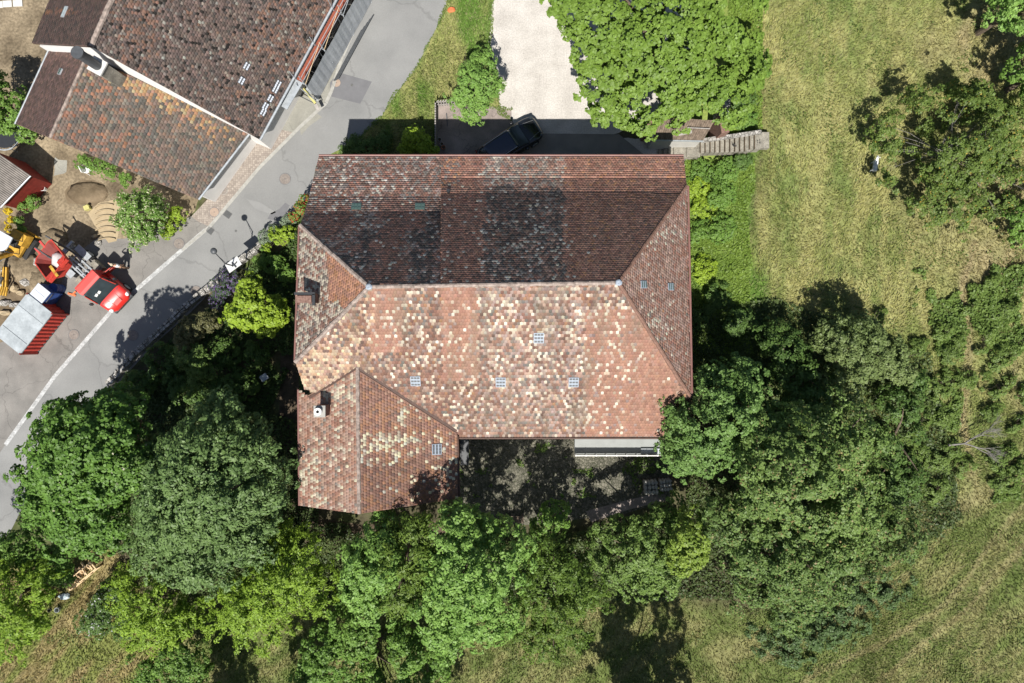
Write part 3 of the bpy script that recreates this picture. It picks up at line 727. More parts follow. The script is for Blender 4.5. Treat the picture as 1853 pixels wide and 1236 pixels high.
def _cb(px, py, pos, rg):
    c = pal(px, rg, [(.15, .105, .088), (.115, .084, .072), (.18, .12, .10), (.09, .073, .065), (.20, .16, .135), (.20, .12, .09)], [5, 4, 4, 3, 1.2, .3]).astype(float)
    n = fbm(px*.012, py*.012, 33)
    sel = rg.random(len(px)) < .35*smooth(.5, .75, n); replace(c, sel, rg, [(.23, .125, .09), (.20, .115, .085)], [1, 1])
    sel = rg.random(len(px)) < .04; replace(c, sel, rg, [(.29, .26, .22), (.26, .20, .16)], [1, 1])
    sel = rg.random(len(px)) < .06; replace(c, sel, rg, [(.03, .025, .022)], [1])
    return jitc(c, rg, .2)
def col_barn_w(px, py, pos, rg):
    c = pal(px, rg, [(.15, .10, .085), (.12, .09, .075), (.18, .12, .10), (.10, .08, .07)], [5, 4, 3, 2]).astype(float)
    sel = (np.hypot((px-112)/30, (py-22)/7) < 1) & (rg.random(len(px)) < .6); replace(c, sel, rg, [ORG, SAL], [1, 1])
    return jitc(c, rg, .12)*1.2
def col_annex(px, py, pos, rg):
    c = pal(px, rg, [(.145, .105, .085), (.18, .12, .095), (.105, .088, .075), (.20, .125, .09), (.16, .13, .105)], [4, 3, 3, 1.5, 1.5]).astype(float)
    # warm band just under the white gable
    d = (px-165)*.55+90; t = py-d
    sel = rg.random(len(px)) < .85*np.exp(-(np.maximum(0, t-18)/20)**2)*smooth(470, 300, px); replace(c, sel, rg, [ORG, (.34, .20, .10), SAL, (.30, .22, .13)], [3, 3, 2, 2])
    sel = (rg.random(len(px)) < .22*smooth(330, 120, px)); replace(c, sel, rg, [(.27, .125, .08), (.23, .12, .085)], [3, 2])
    return jitc(c, rg, .15)*np.array([.90, 1.0, 1.03])
def col_annex_w(px, py, pos, rg):
    return jitc(pal(px, rg, [(.15, .10, .085), (.19, .12, .10), (.12, .085, .07), (.23, .14, .11)], [4, 4, 2, 2]).astype(float), rg, .1)*1.45
for poly, cf, sd, kw in [([A_e0, A_e1, A_r1, A_r0], col_barn, 11, dict(tw=.165, tl=.15, lift=.038, jit=.018, skip=.02)), ([A_r0, A_r1, A_w1, A_w0], col_barn_w, 12, dict(tw=.19, tl=.17, lift=.03, jit=.008))]:
    o = rel(tile_face('roof', poly, cf, barn, seed=sd, **kw)); rel(deck('roof_deck', poly, o))
rel(ridge_line('ridge_cap', A_r0, A_r1, 'mortar_ridge', barn, .15))
BW = [A_e0-pe*.35+d_*.05, A_w0+pe*.5+d_*.05, A_w1+pe*.5, A_e1-pe*.35]
mb = MB()
k = [Vector((p.x, p.y, 0)) for p in BW]; e_ = [Vector((BW[0].x, BW[0].y, 2.95)), Vector((BW[1].x, BW[1].y, 3.6)), Vector((BW[2].x, BW[2].y, 3.2)), Vector((BW[3].x, BW[3].y, 2.7))]
mb.raw(k+e_, [(3, 2, 1, 0), (4, 5, 6, 7), (0, 1, 5, 4), (1, 2, 6, 5), (2, 3, 7, 6), (3, 0, 4, 7)])
rt = A_r0+d_*.05-Vector((0, 0, .14))
mb.raw([e_[0], e_[1], rt, e_[0]+d_*.35, e_[1]+d_*.35, rt+d_*.35], [(0, 1, 2), (5, 4, 3), (0, 3, 4, 1), (1, 4, 5, 2), (2, 5, 3, 0)])
rel(mb.build('wall', 'white_plaster', barn))
AE = [A_e0, A_e1, A_r0]; AW = [A_r0, A_r1, A_w0]
rot = 0
for px, py in ((446, 120), (437, 146), (503, 152), (498, 162), (489, 178), (480, 192), (476, 203)): rel(skylight(AE, px, py, .46, .34, 'white_lid', 2, barn, 'dark_metal')); 
for o in [q for q in bpy.data.objects if q.name.startswith('pane') and q.parent and q.parent.parent == barn]: rel(o)
for px, py in ((118, 22),):
    s_ = skylight(AW, px, py, .7, .45, 'glass_tile', 2, barn); rel(s_); [rel(q) for q in bpy.data.objects if q.parent == s_]
mb = MB(); mb.bar(A_e0+pe*.08, A_e1+pe*.08, .08, 8); rel(mb.build('gutter', 'galvanised', barn))
# grey sheet canopy under the barn eave beside the scaffold
mb = MB(); q0 = V3(W(508, 192, 2.6)); q1 = V3(W(537, 143, 2.6)); mb.beam(q0+pe*.22, q1+pe*.22, .5, .06); rel(mb.build('eave_canopy', 'galvanised', barn))

annex = thing('house_annex', 'lower annexe with orange speckled tile roof against the white barn gable', 'house', W(270, 220, 0))
al = annex.location.copy()
B_r0 = V3(W(152, 112, 6.6)); B_r1 = V3(W(91, 250, 6.6)); B_e0 = V3(W(446, 250, 2.7)); B_e1 = V3(W(364, 364, 2.7)); B_w0 = V3(W(92, 86, 3.2)); B_w1 = V3(W(28, 224, 3.2))
B_r0 = B_r0+d_*.45; B_e0 = B_e0+d_*.35
B_e1 = planar(B_r0, B_e0, B_r1, B_e1); B_w1 = planar(B_r0, B_w0, B_r1, B_w1)
for poly, cf, sd, kw in [([B_e1, B_e0, B_r0, B_r1], col_annex, 21, dict(tw=.20, tl=.18, lift=.035, jit=.012)), ([B_w0, B_w1, B_r1, B_r0], col_annex_w, 22, dict(tw=.19, tl=.17))]:
    o = rel(tile_face('roof', poly, cf, annex, seed=sd, **kw), al); rel(deck('roof_deck', poly, o), al)
rel(ridge_line('ridge_cap', B_r0, B_r1, 'mortar_ridge', annex, .10), al)
mb = MB()
dn = (B_r1-B_r0).normalized(); pn = Vector((-dn.y, dn.x, 0))
c0 = B_e0-pn*.0; foot = [B_e0+(B_r0-B_e0)*.06, B_w0+(B_r0-B_w0)*.08, B_w1+(B_r1-B_w1)*.08-dn*.35, B_e1+(B_r1-B_e1)*.06-dn*.35]
k = [Vector((p.x, p.y, 0)) for p in foot]; e_ = [Vector((p.x, p.y, min(p.z-.2, 3.4))) for p in foot]
mb.raw(k+e_, [(3, 2, 1, 0), (4, 5, 6, 7), (0, 1, 5, 4), (1, 2, 6, 5), (2, 3, 7, 6), (3, 0, 4, 7)])
rt = B_r1-dn*.35-Vector((0, 0, .2)); q = e_[3]; s_ = e_[2]
mb.raw([q, s_, rt, q-dn*.3, s_-dn*.3, rt-dn*.3], [(0, 1, 2), (5, 4, 3), (0, 3, 4, 1), (1, 4, 5, 2), (2, 5, 3, 0)])
rel(mb.build('wall', 'white_plaster', annex), al)
mb = MB(); mb.bar(B_w0-Vector((.06, 0, 0)), B_w1-Vector((.06, 0, 0)), .06, 8); rel(mb.build('gutter', 'galvanised', annex), al)
mb = MB(); mb.bar(B_e0+Vector((.06, 0, 0)), B_e1+Vector((.06, 0, 0)), .07, 8); rel(mb.build('gutter', 'galvanised', annex), al)
BE = [B_e0, B_e1, B_r0]; BWp = [B_r0, B_w0, B_w1]
s_ = skylight(BWp, 110, 130, .4, .45, 'glass_green', 1, annex); rel(s_, al); [rel(q, al) for q in bpy.data.objects if q.parent == s_]
# the tall flue: square render stack, then a round dark pipe
p, n = on_plane(BE, 212, 143); b0 = Vector((p.x, p.y, p.z-.3)); st = MB(); st.box((p.x, p.y, p.z+.8), (.72, .72, 2.2), -.5); stack = rel(st.build('chimney', 'old_concrete', annex), al)
mb = MB(); mb.box((p.x, p.y, p.z+1.9), (.86, .86, .1), -.5); rel(mb.build('cap', 'concrete_light', stack), al)
mb = MB(); mb.bar((p.x, p.y, p.z+1.9), (p.x, p.y, p.z+3.6), .27, 14); mb.disc((p.x, p.y, p.z+3.6), .34, .12, 18); rel(mb.build('flue', 'dark_metal', stack), al)

# small outhouse, left edge
z0 = 2.3
oh = thing('shed', 'small red shed with grey corrugated roof at the left edge', 'shed', W(15, 345, 0)); ol_ = oh.location.copy()
a0 = V3(W(-8, 274, 2.7)); a1 = V3(W(54, 317, 2.35)); a2 = V3(W(0, 374, 2.35)); a3 = a2+(a0-a1); a3.z = 2.7
mb = MB(); kk = 22
ve = []; fa = []
for i in range(kk*4+1):
    t = i/(kk*4); h_ = .03*math.sin(i*math.pi/2*1.0)
    p = a1.lerp(a2, t); q = a0.lerp(a3, t); ve += [(p.x, p.y, p.z+h_), (q.x, q.y, q.z+h_)]
for i in range(kk*4): fa.append((2*i, 2*i+2, 2*i+3, 2*i+1))
mb.raw(ve, fa); r_ = mb.build('roof', 'corrugated', oh); rel(r_, ol_)
mb = MB(); mb.bar(a1+Vector((.05, -.05, 0)), a2+Vector((.05, -.05, 0)), .05, 8); rel(mb.build('gutter', 'galvanised', oh), ol_)
mb = MB(); cc = [a1.lerp(a3, .04), a2.lerp(a0, .05), a3, a0]
k = [Vector((p.x, p.y, 0)) for p in cc]; e_ = [Vector((p.x, p.y, p.z-.07)) for p in cc]
mb.raw(k+e_, [(3, 2, 1, 0), (4, 5, 6, 7), (0, 1, 5, 4), (1, 2, 6, 5), (2, 3, 7, 6), (3, 0, 4, 7)]); rel(mb.build('wall', 'dark_red', oh), ol_)
# ---------------------------------------------------------------- scaffold along the barn's street front
sc0 = V3(W(543, 148, 2.7)); sc0.z = 0; dirE = (A_e1-A_e0); dirE.z = 0; dirE.normalize(); outE = Vector((dirE.y, -dirE.x, 0)); sc0 = sc0-outE*.22
scf = thing('scaffold', 'narrow steel scaffold with red brown top deck along the barn eave beside the road', 'scaffold', sc0+outE*.5)
sb = scf.location.copy()
def S(s, o_, z): return sc0+dirE*s+outE*o_+Vector((0, 0, z))
for zz, m_ in ((2.75, 'red_board'), (.9, 'galvanised')):
    for k in range(4):
        mb = MB()
        for j in range(2): mb.beam(S(k*2.5+.03, .08+j*.23, zz), S(k*2.5+2.47, .08+j*.23, zz), .215, .05)
        rel(mb.build('deck_board', m_, scf), sb)
for k in range(5):
    for o_ in (-.08, .60):
        mb = MB(); mb.bar(S(k*2.5, o_, .05), S(k*2.5, o_, 4.0 if k % 2 == 0 else 3.8), .028, 6); mb.box(S(k*2.5, o_, .02), (.15, .15, .03)); rel(mb.build('standard', 'galvanised', scf), sb)
    for zz in (.85, 2.7): mb = MB(); mb.bar(S(k*2.5, -.12, zz), S(k*2.5, .68, zz), .025, 6); rel(mb.build('transom', 'galvanised', scf), sb)
for zz in (.4, 1.4, 1.9, 3.2, 3.7):
    mb = MB(); mb.bar(S(-.1, .60, zz), S(10, .60, zz), .022, 6); rel(mb.build('guard_rail', 'galvanised', scf), sb)
for k in range(4):
    mb = MB(); mb.bar(S(k*2.5, .62, 2.75), S(k*2.5+2.5, .62, 3.8), .016, 6); rel(mb.build('brace', 'wood_new' if k < 2 else 'galvanised', scf), sb)
# pale debris net hung in folds on the outer face
mb = MB(); vv_ = []; nn_ = 60
for i in range(nn_+1):
    s_ = 10*i/nn_; f_ = .006*math.sin(i*1.9)+.012*math.sin(i*.37)
    vv_ += [tuple(S(s_, .66+f_, 2.5)), tuple(S(s_, .66+f_*1.8, 1.5)), tuple(S(s_, .67+f_, .06))]
mb.raw(vv_, [(3*i+j, 3*i+3+j, 3*i+4+j, 3*i+1+j) for i in range(nn_) for j in (0, 1)]); rel(mb.build('debris_net', 'scaffold_net', scf), sb)
mb = MB(); mb.bar(S(-.3, .1, 2.9), S(-.3, 1.1, .7), .03, 6); rel(mb.build('raking_tube', 'galvanised', scf), sb)
mb = MB(); mb.beam(S(-.1, .25, 1.9), S(-.45, 1.0, 1.0), .16, .05); rel(mb.build('warning_board', 'yellow_tape', scf), sb)
mb = MB(); mb.beam(S(-.5, 1.0, .9), S(-.7, 1.35, .8), .2, .06); rel(mb.build('plank', 'wood_grey', scf), sb)
mb = MB()
for q in range(5): mb.bar(S(1.6+q*.05, 1.0+q*.07, .1+.05*q), S(5.5+q*.3, 1.0+q*.07, .1+.05*q), .03, 6)
tag(mb.build('stacked_tubes', 'dark_metal'), 'bundle of dark tubes lying on the ground along the scaffold foot', 'tubes')
for px, py in ((571, 132), (588, 105)):
    q = V3(W(px, py, 0)); t_ = thing('rubbish_bag', 'black sack lying at the foot of the scaffold, %s one' % ('lower' if px == 571 else 'upper'), 'bag', q, 0, 'sacks by the scaffold')
    mb = MB(); mb.lump((0, 0, .28), (.36, .3, .3), px, 10, 6, .2); mb.build('sack', 'black_metal', t_, True); mb = MB(); mb.bar((0, 0, .5), (.05, .03, .68), .07, 6, .03); mb.build('knot', 'black_metal', t_)
# sawhorse-like barrier with pole beside it
q = V3(W(575, 188, 0)); t_ = thing('site_barrier', 'dark steel barrier pole leaning by the scaffold end', 'barrier', q)
mb = MB(); mb.bar((-.15, -.1, .03), (-.05, 1.3, 1.2), .035, 6); mb.build('post', 'dark_metal', t_); mb = MB(); mb.bar((-.15, -.1, .5), (-1.1, .35, .6), .03, 6); mb.build('rail', 'dark_metal', t_)

# ---------------------------------------------------------------- manholes, grates
MH = [(516, 324, 9.6, 'manhole_iron', 'grey brown manhole cover in the road near the farmhouse corner'), (405, 345, 6.6, 'manhole_iron', 'small dark manhole cover in the cobbles by the annexe corner'),
      (388, 384, 8.4, 'manhole_tan', 'pale tan manhole cover in the cobbles beside the kerb'), (324, 441, 9.4, 'manhole_iron', 'manhole cover in the forecourt below the white flowering bush'),
      (355, 527, 9.2, 'manhole_iron', 'manhole cover in the road beside the stone wall and yellow green maple'), (134, 606, 9.0, 'manhole_iron', 'manhole cover in the forecourt beside the red container'),
      (241, 607, 9.2, 'manhole_iron', 'manhole cover in the tree shadow on the road'), (609, 150, 7.4, 'manhole_tan', 'pinkish manhole cover at the kerb near the scaffold')]
for px, py, r, m, lb in MH:
    x, y, _ = W(px, py); t_ = thing('manhole_cover', lb, 'manhole cover', (x, y, .012), 0, 'manhole covers'); rr = r/F*H
    mb = MB(); mb.disc((0, 0, 0), rr, .014, 28); mb.build('lid', m, t_)
    mb = MB()
    for k in range(28):
        a0, a1 = k*2*math.pi/28, (k+1)*2*math.pi/28
        for zz in (.019,): mb.face([(rr*math.cos(a0), rr*math.sin(a0), zz), (rr*1.10*math.cos(a0), rr*1.10*math.sin(a0), zz), (rr*1.10*math.cos(a1), rr*1.10*math.sin(a1), zz), (rr*math.cos(a1), rr*math.sin(a1), zz)])
    mb.build('rim', 'kerb_stone' if m == 'manhole_iron' and px in (405,) else 'asphalt_patch', t_)
    mb = MB(); mb.disc((0, 0, .0145), rr*.10, .004, 8); mb.build('lifting_hole', 'dark_metal', t_)
for px, py, lb in ((412, 388, 'square iron drain grate at the kerb, the upper of two'), (380, 417, 'square iron drain grate at the kerb, the lower of two')):
    x, y, _ = W(px, py); t_ = thing('drain_grate', lb, 'drain', (x, y, .012), -.62, 'drain grates'); mb = MB(); mb.box((0, 0, .008), (.5, .42, .012)); mb.build('frame', 'grate_iron', t_)
    mb = MB()
    for i in range(-3, 4): mb.box((i*.06, 0, .02), (.03, .36, .012))
    mb.build('bars', 'dark_metal', t_)
x, y, _ = W(637, 154); mb = MB(); mb.disc((0, 0, 0), .09, .012, 14); o = mb.build('valve_cap', 'grate_iron', loc=(x, y, .018)); tag(o, 'small round valve cap in the darker road patch', 'cap')
x, y, _ = W(427, 418); mb = MB(); mb.disc((0, 0, 0), .08, .012, 14); o = mb.build('valve_cap', 'grate_iron', loc=(x, y, .013)); tag(o, 'small round valve cap in the road between the lamp and the drains', 'cap')

# ---------------------------------------------------------------- street lamp with sign board
fx, fy, _ = W(449, 488); lamp = thing('street_lamp', 'tall black street lamp with bent arm by the stone wall', 'street lamp', (fx, fy, 0))
top = V3(W(407, 477, 3.9))-Vector((fx, fy, 0)); hd = V3(W(386, 454, 4.25))-Vector((fx, fy, 0))
mb = MB(); mb.bar((0, 0, 0), (top.x, top.y, 3.9), .05, 10, .04); mb.disc((0, 0, 0), .12, .12, 12); mb.build('pole', 'black_metal', lamp)
mb = MB(); mb.bar((top.x, top.y, 3.88), hd, .03, 8); mb.bar((top.x, top.y, 3.5), top.lerp(hd, .6)+Vector((0, 0, -.06)), .012, 6); mb.build('arm', 'black_metal', lamp)
mb = MB(); mb.loft([[(hd.x+r*math.cos(k*math.pi/9), hd.y+r*math.sin(k*math.pi/9), hd.z+z) for k in range(18)] for r, z in ((.19, -.12), (.205, -.04), (.15, .03), (.05, .08))])
lh = mb.build('lamp_head', 'dark_metal', lamp, True); mb = MB(); mb.disc((hd.x, hd.y, hd.z-.135), .16, .012, 16); mb.build('lens', 'white_paint', lh)
bp = V3(W(424, 483, 2.7))-Vector((fx, fy, 0)); m4 = Matrix.Rotation(.63, 4, 'Z') @ Matrix.Rotation(math.radians(-22), 4, 'X')
sg = thing('sign_board', 'square white board fixed flat on the lamp pole above the stone wall', 'sign', (fx+bp.x-.05, fy+bp.y+.15, 2.72))
mb = MB(); mb.box((0, 0, 0), (.95, .72, .03), 0, m4); mb.build('board', 'white_paint', sg)
mb = MB(); mb.box((.06, -.03, .06), (.08, .5, .05), .2, m4); mb.box((.1, 0, .06), (.4, .06, .05), .2, m4); mb.build('bracket', 'dark_metal', sg)

# ---------------------------------------------------------------- stone wall by the road
def path_wall(name, pts, wd, ht, m, label, cat, z=0., seed=0, parent=None, kind=None):
    P = [V3((*G([p])[0], 0)) for p in pts]; rg = random.Random(seed); c = P[0]; mb = MB(); L = 0
    for a, b in zip(P[:-1], P[1:]):
        n = max(1, int((b-a).length/.42)); d = (b-a)/n; s_ = Vector((-d.y, d.x, 0)).normalized()
        for i in range(n):
            for sd in (-1, 1):
                q = a+d*(i+.5)+s_*sd*wd*.25-c; hh = ht*rg.uniform(.85, 1.08)
                mb.box((q.x+rg.uniform(-.02, .02), q.y+rg.uniform(-.02, .02), z+hh/2), (d.length*.97, wd*.5*rg.uniform(.85, 1.05), hh), math.atan2(d.y, d.x)+rg.uniform(-.08, .08), taper=rg.uniform(.82, .97))
    o = mb.build(name, m, parent, loc=c if parent is None else None); tag(o, label, cat); return o
path_wall('stone_wall', [(486, 436), (458, 458), (430, 481), (385, 519), (340, 556), (285, 608), (250, 640), (222, 672), (200, 695)], .42, .55, 'wall_stone', 'low pale dry stone wall along the road below the farmhouse garden', 'wall', seed=3)

# ---------------------------------------------------------------- lofted vehicle bodies
def oval_ring(x, hw, z0, z1, pw=.85, n=20, dy=0.):
    """cross-section across y at station x"""
    r = []
    for k in range(n):
        a = 2*math.pi*k/n+math.pi/n; cy = math.cos(a); sz = math.sin(a)
        yy = hw*math.copysign(abs(cy)**(pw*.45), cy); zz = math.copysign(abs(sz)**(pw*.6), sz)
        r.append((x, yy+dy, (z0+z1)/2+(z1-z0)/2*zz))
    return r
def wheel(parent, x, y, r=.33, wd=.22, side=1):
    mb = MB(); mb.bar((x, y-wd/2, r), (x, y+wd/2, r), r, 22); wh = mb.build('wheel', 'tyre', parent)
    mb = MB(); mb.bar((x, y+side*wd*.5, r), (x, y+side*(wd*.5+.012), r), r*.62, 16); mb.build('rim', 'galvanised', wh)
    return wh
# dark estate car, half under the eave
fr = V3(W(975, 226, .6)); ax = Vector((.836, .549, 0)); cc = fr-ax*2.28; car = thing('parked_car', 'dark estate car parked half in the shade beside the farmhouse', 'car', (cc.x, cc.y, .012), math.atan2(ax.y, ax.x))
mb = MB(); mb.loft([oval_ring(x, hw, z0, z1) for x, hw, z0, z1 in ((-2.26, .68, .42, .82), (-2.18, .80, .32, .95), (-1.9, .87, .25, 1.0), (-1.3, .9, .22, 1.0), (0, .91, .22, .98), (.9, .9, .22, .96), (1.2, .9, .22, .93), (1.6, .88, .24, .88), (1.95, .82, .27, .80), (2.15, .72, .33, .70), (2.27, .52, .40, .60))])
body = mb.build('body', 'car_black', car, True)
mb = MB(); mb.loft([oval_ring(x, hw, .85, z1, .8) for x, hw, z1 in ((-2.12, .62, .96), (-1.85, .70, 1.32), (-1.6, .72, 1.42), (-.6, .73, 1.47), (.2, .71, 1.45), (.55, .72, 1.33), (1.1, .76, .98))]); mb.build('cabin_glass', 'window_glass', car, True)
mb = MB(); mb.loft([[(x, s*hw, z-.035+(0 if abs(s) < .9 else -.05)) for s in (-1, -.8, -.3, .3, .8, 1)]+[(x, s*hw, z+.012+(0 if abs(s) < .9 else -.05)) for s in (1, .8, .3, -.3, -.8, -1)] for x, hw, z in ((-1.82, .62, 1.40), (-1.5, .66, 1.455), (-.6, .67, 1.49), (.1, .66, 1.475), (.28, .62, 1.44))]); mb.build('roof_panel', 'car_sky_reflection', car, True)
for s in (-1, 1):
    mb = MB(); mb.bar((-1.7, s*.63, 1.5), (.15, s*.63, 1.52), .022, 6); mb.build('roof_rail', 'chrome', car)
    mb = MB(); mb.lump((.72, s*1.0, .98), (.10, .11, .08), 3, 8, 5, .05); mb.build('mirror', 'car_black', car, True)
    mb = MB(); mb.lump((2.0, s*.68, .70), (.17, .10, .07), 5, 10, 6, .03); mb.build('headlight', 'window_glass', car, True)
    mb = MB(); mb.box((-2.2, s*.72, .86), (.08, .22, .12)); mb.build('tail_light', 'dark_red', car)
    for x in (-1.35, 1.4): wheel(car, x, s*.80, .33, .2, s)
mb = MB(); mb.loft([[(x, s*w_, z) for s in (-1, 1)]+[(x, s*w_, z-.03) for s in (1, -1)] for x, w_, z in ((.42, .66, 1.40), (1.02, .70, 1.05))]); mb.build('windscreen', 'window_glass', car)
mb = MB(); mb.bar((1.05, -.55, 1.0), (1.0, .05, 1.02), .012, 5); mb.bar((1.05, 0, 1.0), (1.0, .6, 1.02), .012, 5); mb.build('wiper', 'rubber', car)
mb = MB()
for s in (-1, 1): mb.bar((1.15, s*.60, .955), (2.1, s*.42, .80), .008, 5)
mb.build('bonnet_line', 'chrome', car)

# red skip-loader truck
tax = Vector((.735, -.678, 0)); tc = V3(W(151, 505, 2.2)); tc.z = .012; trk = thing('skip_truck', 'red truck with open rear frame and open door in front of the building yard', 'truck', tc, math.atan2(tax.y, tax.x))
mb = MB(); mb.loft([oval_ring(x, hw, z0, z1, .7) for x, hw, z0, z1 in ((.0, .92, .45, 1.15), (.08, .95, .4, 1.25), (.7, .97, .4, 1.25), (1.15, .97, .4, 1.22), (1.5, .96, .4, 1.18), (1.9, .92, .4, 1.02), (2.15, .80, .42, .86), (2.3, .55, .45, .72))]); mb.build('cab', 'red_paint', trk, True)
mb = MB(); mb.loft([oval_ring(x, hw, 1.1, z1, .6) for x, hw, z1 in ((.02, .82, 2.15), (.55, .82, 2.2), (.75, .84, 2.12), (1.28, .9, 1.35), (1.4, .9, 1.15))]); mb.build('cab_glass', 'window_glass', trk, True)
mb = MB(); mb.loft([[(x, s*w_, z-.06) for s in (-1, 1)]+[(x, s*w_*.96, z) for s in (1, .4, -.4, -1)] for x, w_, z in ((-.03, .84, 2.18), (.1, .86, 2.24), (.5, .86, 2.25), (.68, .82, 2.2))]); mb.build('cab_roof', 'red_pink_paint', trk)
mb = MB()
mb.box((.35, .8, 1.62), (.7, .06, 1.1)); mb.box((.0, 0, 1.65), (.06, 1.7, 1.0)); mb.build('cab_pillar', 'red_paint', trk)
for y in (-.28, -.02): mb = MB(); mb.box((1.08, y-.1, 1.70), (.16, .2, .012), .2, Matrix.Rotation(math.radians(52), 4, 'Y')); mb.build('dashboard_papers', 'white_paint', trk)
for s in (-1, 1): mb = MB(); mb.beam((.78, s*.80, 2.1), (1.32, s*.88, 1.32), .05, .05); mb.build('windscreen_pillar', 'red_steel', trk)
mb = MB(); mb.box((1.5, 0, 1.16), (.05, 1.5, .03)); mb.build('cowl_grille', 'dark_metal', trk)
mb = MB(); mb.beam((1.55, .35, 1.15), (2.1, .28, .98), .02, .01); mb.beam((1.55, -.35, 1.15), (2.1, -.28, .98), .02, .01); mb.build('bonnet_crease', 'dark_red', trk)
mb = MB(); mb.bar((1.36, -.7, 1.2), (1.30, -.05, 1.26), .014, 5); mb.bar((1.36, .0, 1.2), (1.3, .66, 1.26), .014, 5); mb.build('wiper', 'rubber', trk)
mb = MB(); mb.box((2.0, 0, .98), (.34, .5, .02), 0, Matrix.Rotation(math.radians(16), 4, 'Y')); mb.build('bonnet_badge', 'red_pink_paint', trk)
mb = MB(); mb.box((2.22, 0, .5), (.16, 1.6, .22)); mb.build('bumper', 'dark_metal', trk)
for s in (-1, 1):
    mb = MB(); mb.lump((2.02, s*.74, .84), (.22, .14, .10), 6, 8, 5, .05); mb.build('headlight', 'white_paint', trk, True)
    mb = MB(); mb.box((1.12, s*1.12, 1.45), (.12, .14, .3)); mb.build('mirror', 'black_metal', trk)
    wheel(trk, 1.55, s*.84, .36, .24, s)
    wheel(trk, -1.75, s*.80, .36, .26, s)
    mb = MB(); mb.beam((-.05, s*.36, .82), (-2.9, s*.36, .82), .10, .16); mb.build('chassis_rail', 'galvanised', trk)
    mb = MB(); mb.box((-1.9, s*.78, .86), (1.15, .46, .05)); mb.build('mudguard', 'galvanised', trk)
    mb = MB(); mb.box((-.65, s*.74, .66), (.8, .44, .42)); mb.box((-.65, s*.74, .90), (.55, .36, .06)); mb.build('tool_box', 'old_concrete', trk)
for x in (-.35, -.9, -1.5, -2.1, -2.75): mb = MB(); mb.beam((x, -.42, .86), (x, .42, .86), .09, .1); mb.build('cross_member', 'galvanised', trk)
for y in (-.16, .16): mb = MB(); mb.bar((-.5, y, 1.0), (-2.3, y*.5, 1.12), .055, 8); mb.build('hydraulic_ram', 'galvanised', trk)
for s in (-1, 1): mb = MB(); mb.bar((-1.7, s*.5, .9), (-2.8, s*.55, 2.0), .07, 8); mb.bar((-2.8, s*.55, 2.0), (-3.5, s*.5, 2.5), .05, 8); mb.build('lift_arm', 'dark_metal', trk)
mb = MB(); mb.box((-2.95, 0, .75), (.16, 1.7, .2)); mb.build('rear_bar', 'galvanised', trk)
mb = MB(); mb.box((.9, 0, .0), (.9, .05, .8)); dr = mb.build('door', 'dark_red', trk); dr.location = (.35, 1.5, 1.05); dr.rotation_euler = (math.radians(14), 0, math.radians(82))
dr.data.clear_geometry(); mb = MB(); mb.box((-.38, 0, -.15), (.9, .06, .75)); mb.box((-.38, 0, .62), (.9, .05, .06)); mb.box((-.8, 0, .4), (.06, .05, .5)); mb.box((.04, 0, .4), (.06, .05, .5))
me_ = mb.build('door_tmp', 'red_steel'); dr.data = me_.data; bpy.data.objects.remove(me_)
mb = MB(); mb.box((-.38, 0, .40), (.78, .02, .40)); mb.build('window', 'glass_green', dr)
# raised skip being tipped by the truck
skc = V3(W(99, 474, 2.4)); skp = thing('skip_container', 'red open skip with pale inside held up behind the truck', 'skip', skc, math.atan2(tax.y, tax.x))
def skip_ring(x0, x1, hw, z): return [(x0, -hw*.7, z), (x0*.85, -hw, z), (x1*.9, -hw, z), (x1, -hw*.8, z), (x1, hw*.8, z), (x1*.9, hw, z), (x0*.85, hw, z), (x0, hw*.7, z)]
out_ = [skip_ring(-.75, .75, .55, -.55), skip_ring(-1.15, 1.0, .95, .25), skip_ring(-1.2, 1.05, 1.0, .32)]
inn = [skip_ring(-1.12, .97, .92, .32), skip_ring(-1.05, .92, .86, .2), skip_ring(-.68, .68, .48, -.45)]
tl_ = Matrix.Rotation(math.radians(-22), 3, 'Y') @ Matrix.Rotation(math.radians(8), 3, 'X')
def trn(rs): return [[tuple(tl_@Vector(p)) for p in r] for r in rs]
mb = MB(); mb.loft(trn(out_), False); mb.face(trn(out_)[0][::-1]); mb.loft(trn([out_[-1], inn[0]]), False); mb.build('shell', 'red_steel', skp)
mb = MB(); mb.loft(trn(inn), False); mb.face(trn(inn)[-1]); mb.build('inside', 'dark_red', skp)
mb = MB(); mb.lump(tuple(tl_@Vector((-.15, .1, -.32))), (.62, .5, .22), 5, 10, 6, .12); mb.build('load', 'skip_inside', skp, True)
for y in (-.28, .28): mb = MB(); mb.beam(tl_@Vector((-1.1, y, .28)), tl_@Vector((-1.75, y, .34)), .12, .12); mb.build('lifting_lug', 'red_pink_paint', skp)
for y in (-.62, .62): mb = MB(); mb.box(tuple(tl_@Vector((.86, y, .2))), (.52, .62, .16), 0, Matrix.Rotation(math.radians(-22), 4, 'Y')); mb.build('end_panel', 'red_steel', skp)
mb = MB(); mb.beam(tl_@Vector((.5, -.1, .45)), tl_@Vector((1.25, -.28, .2)), .18, .06); mb.build('hook_plate', 'yellow_paint', skp)

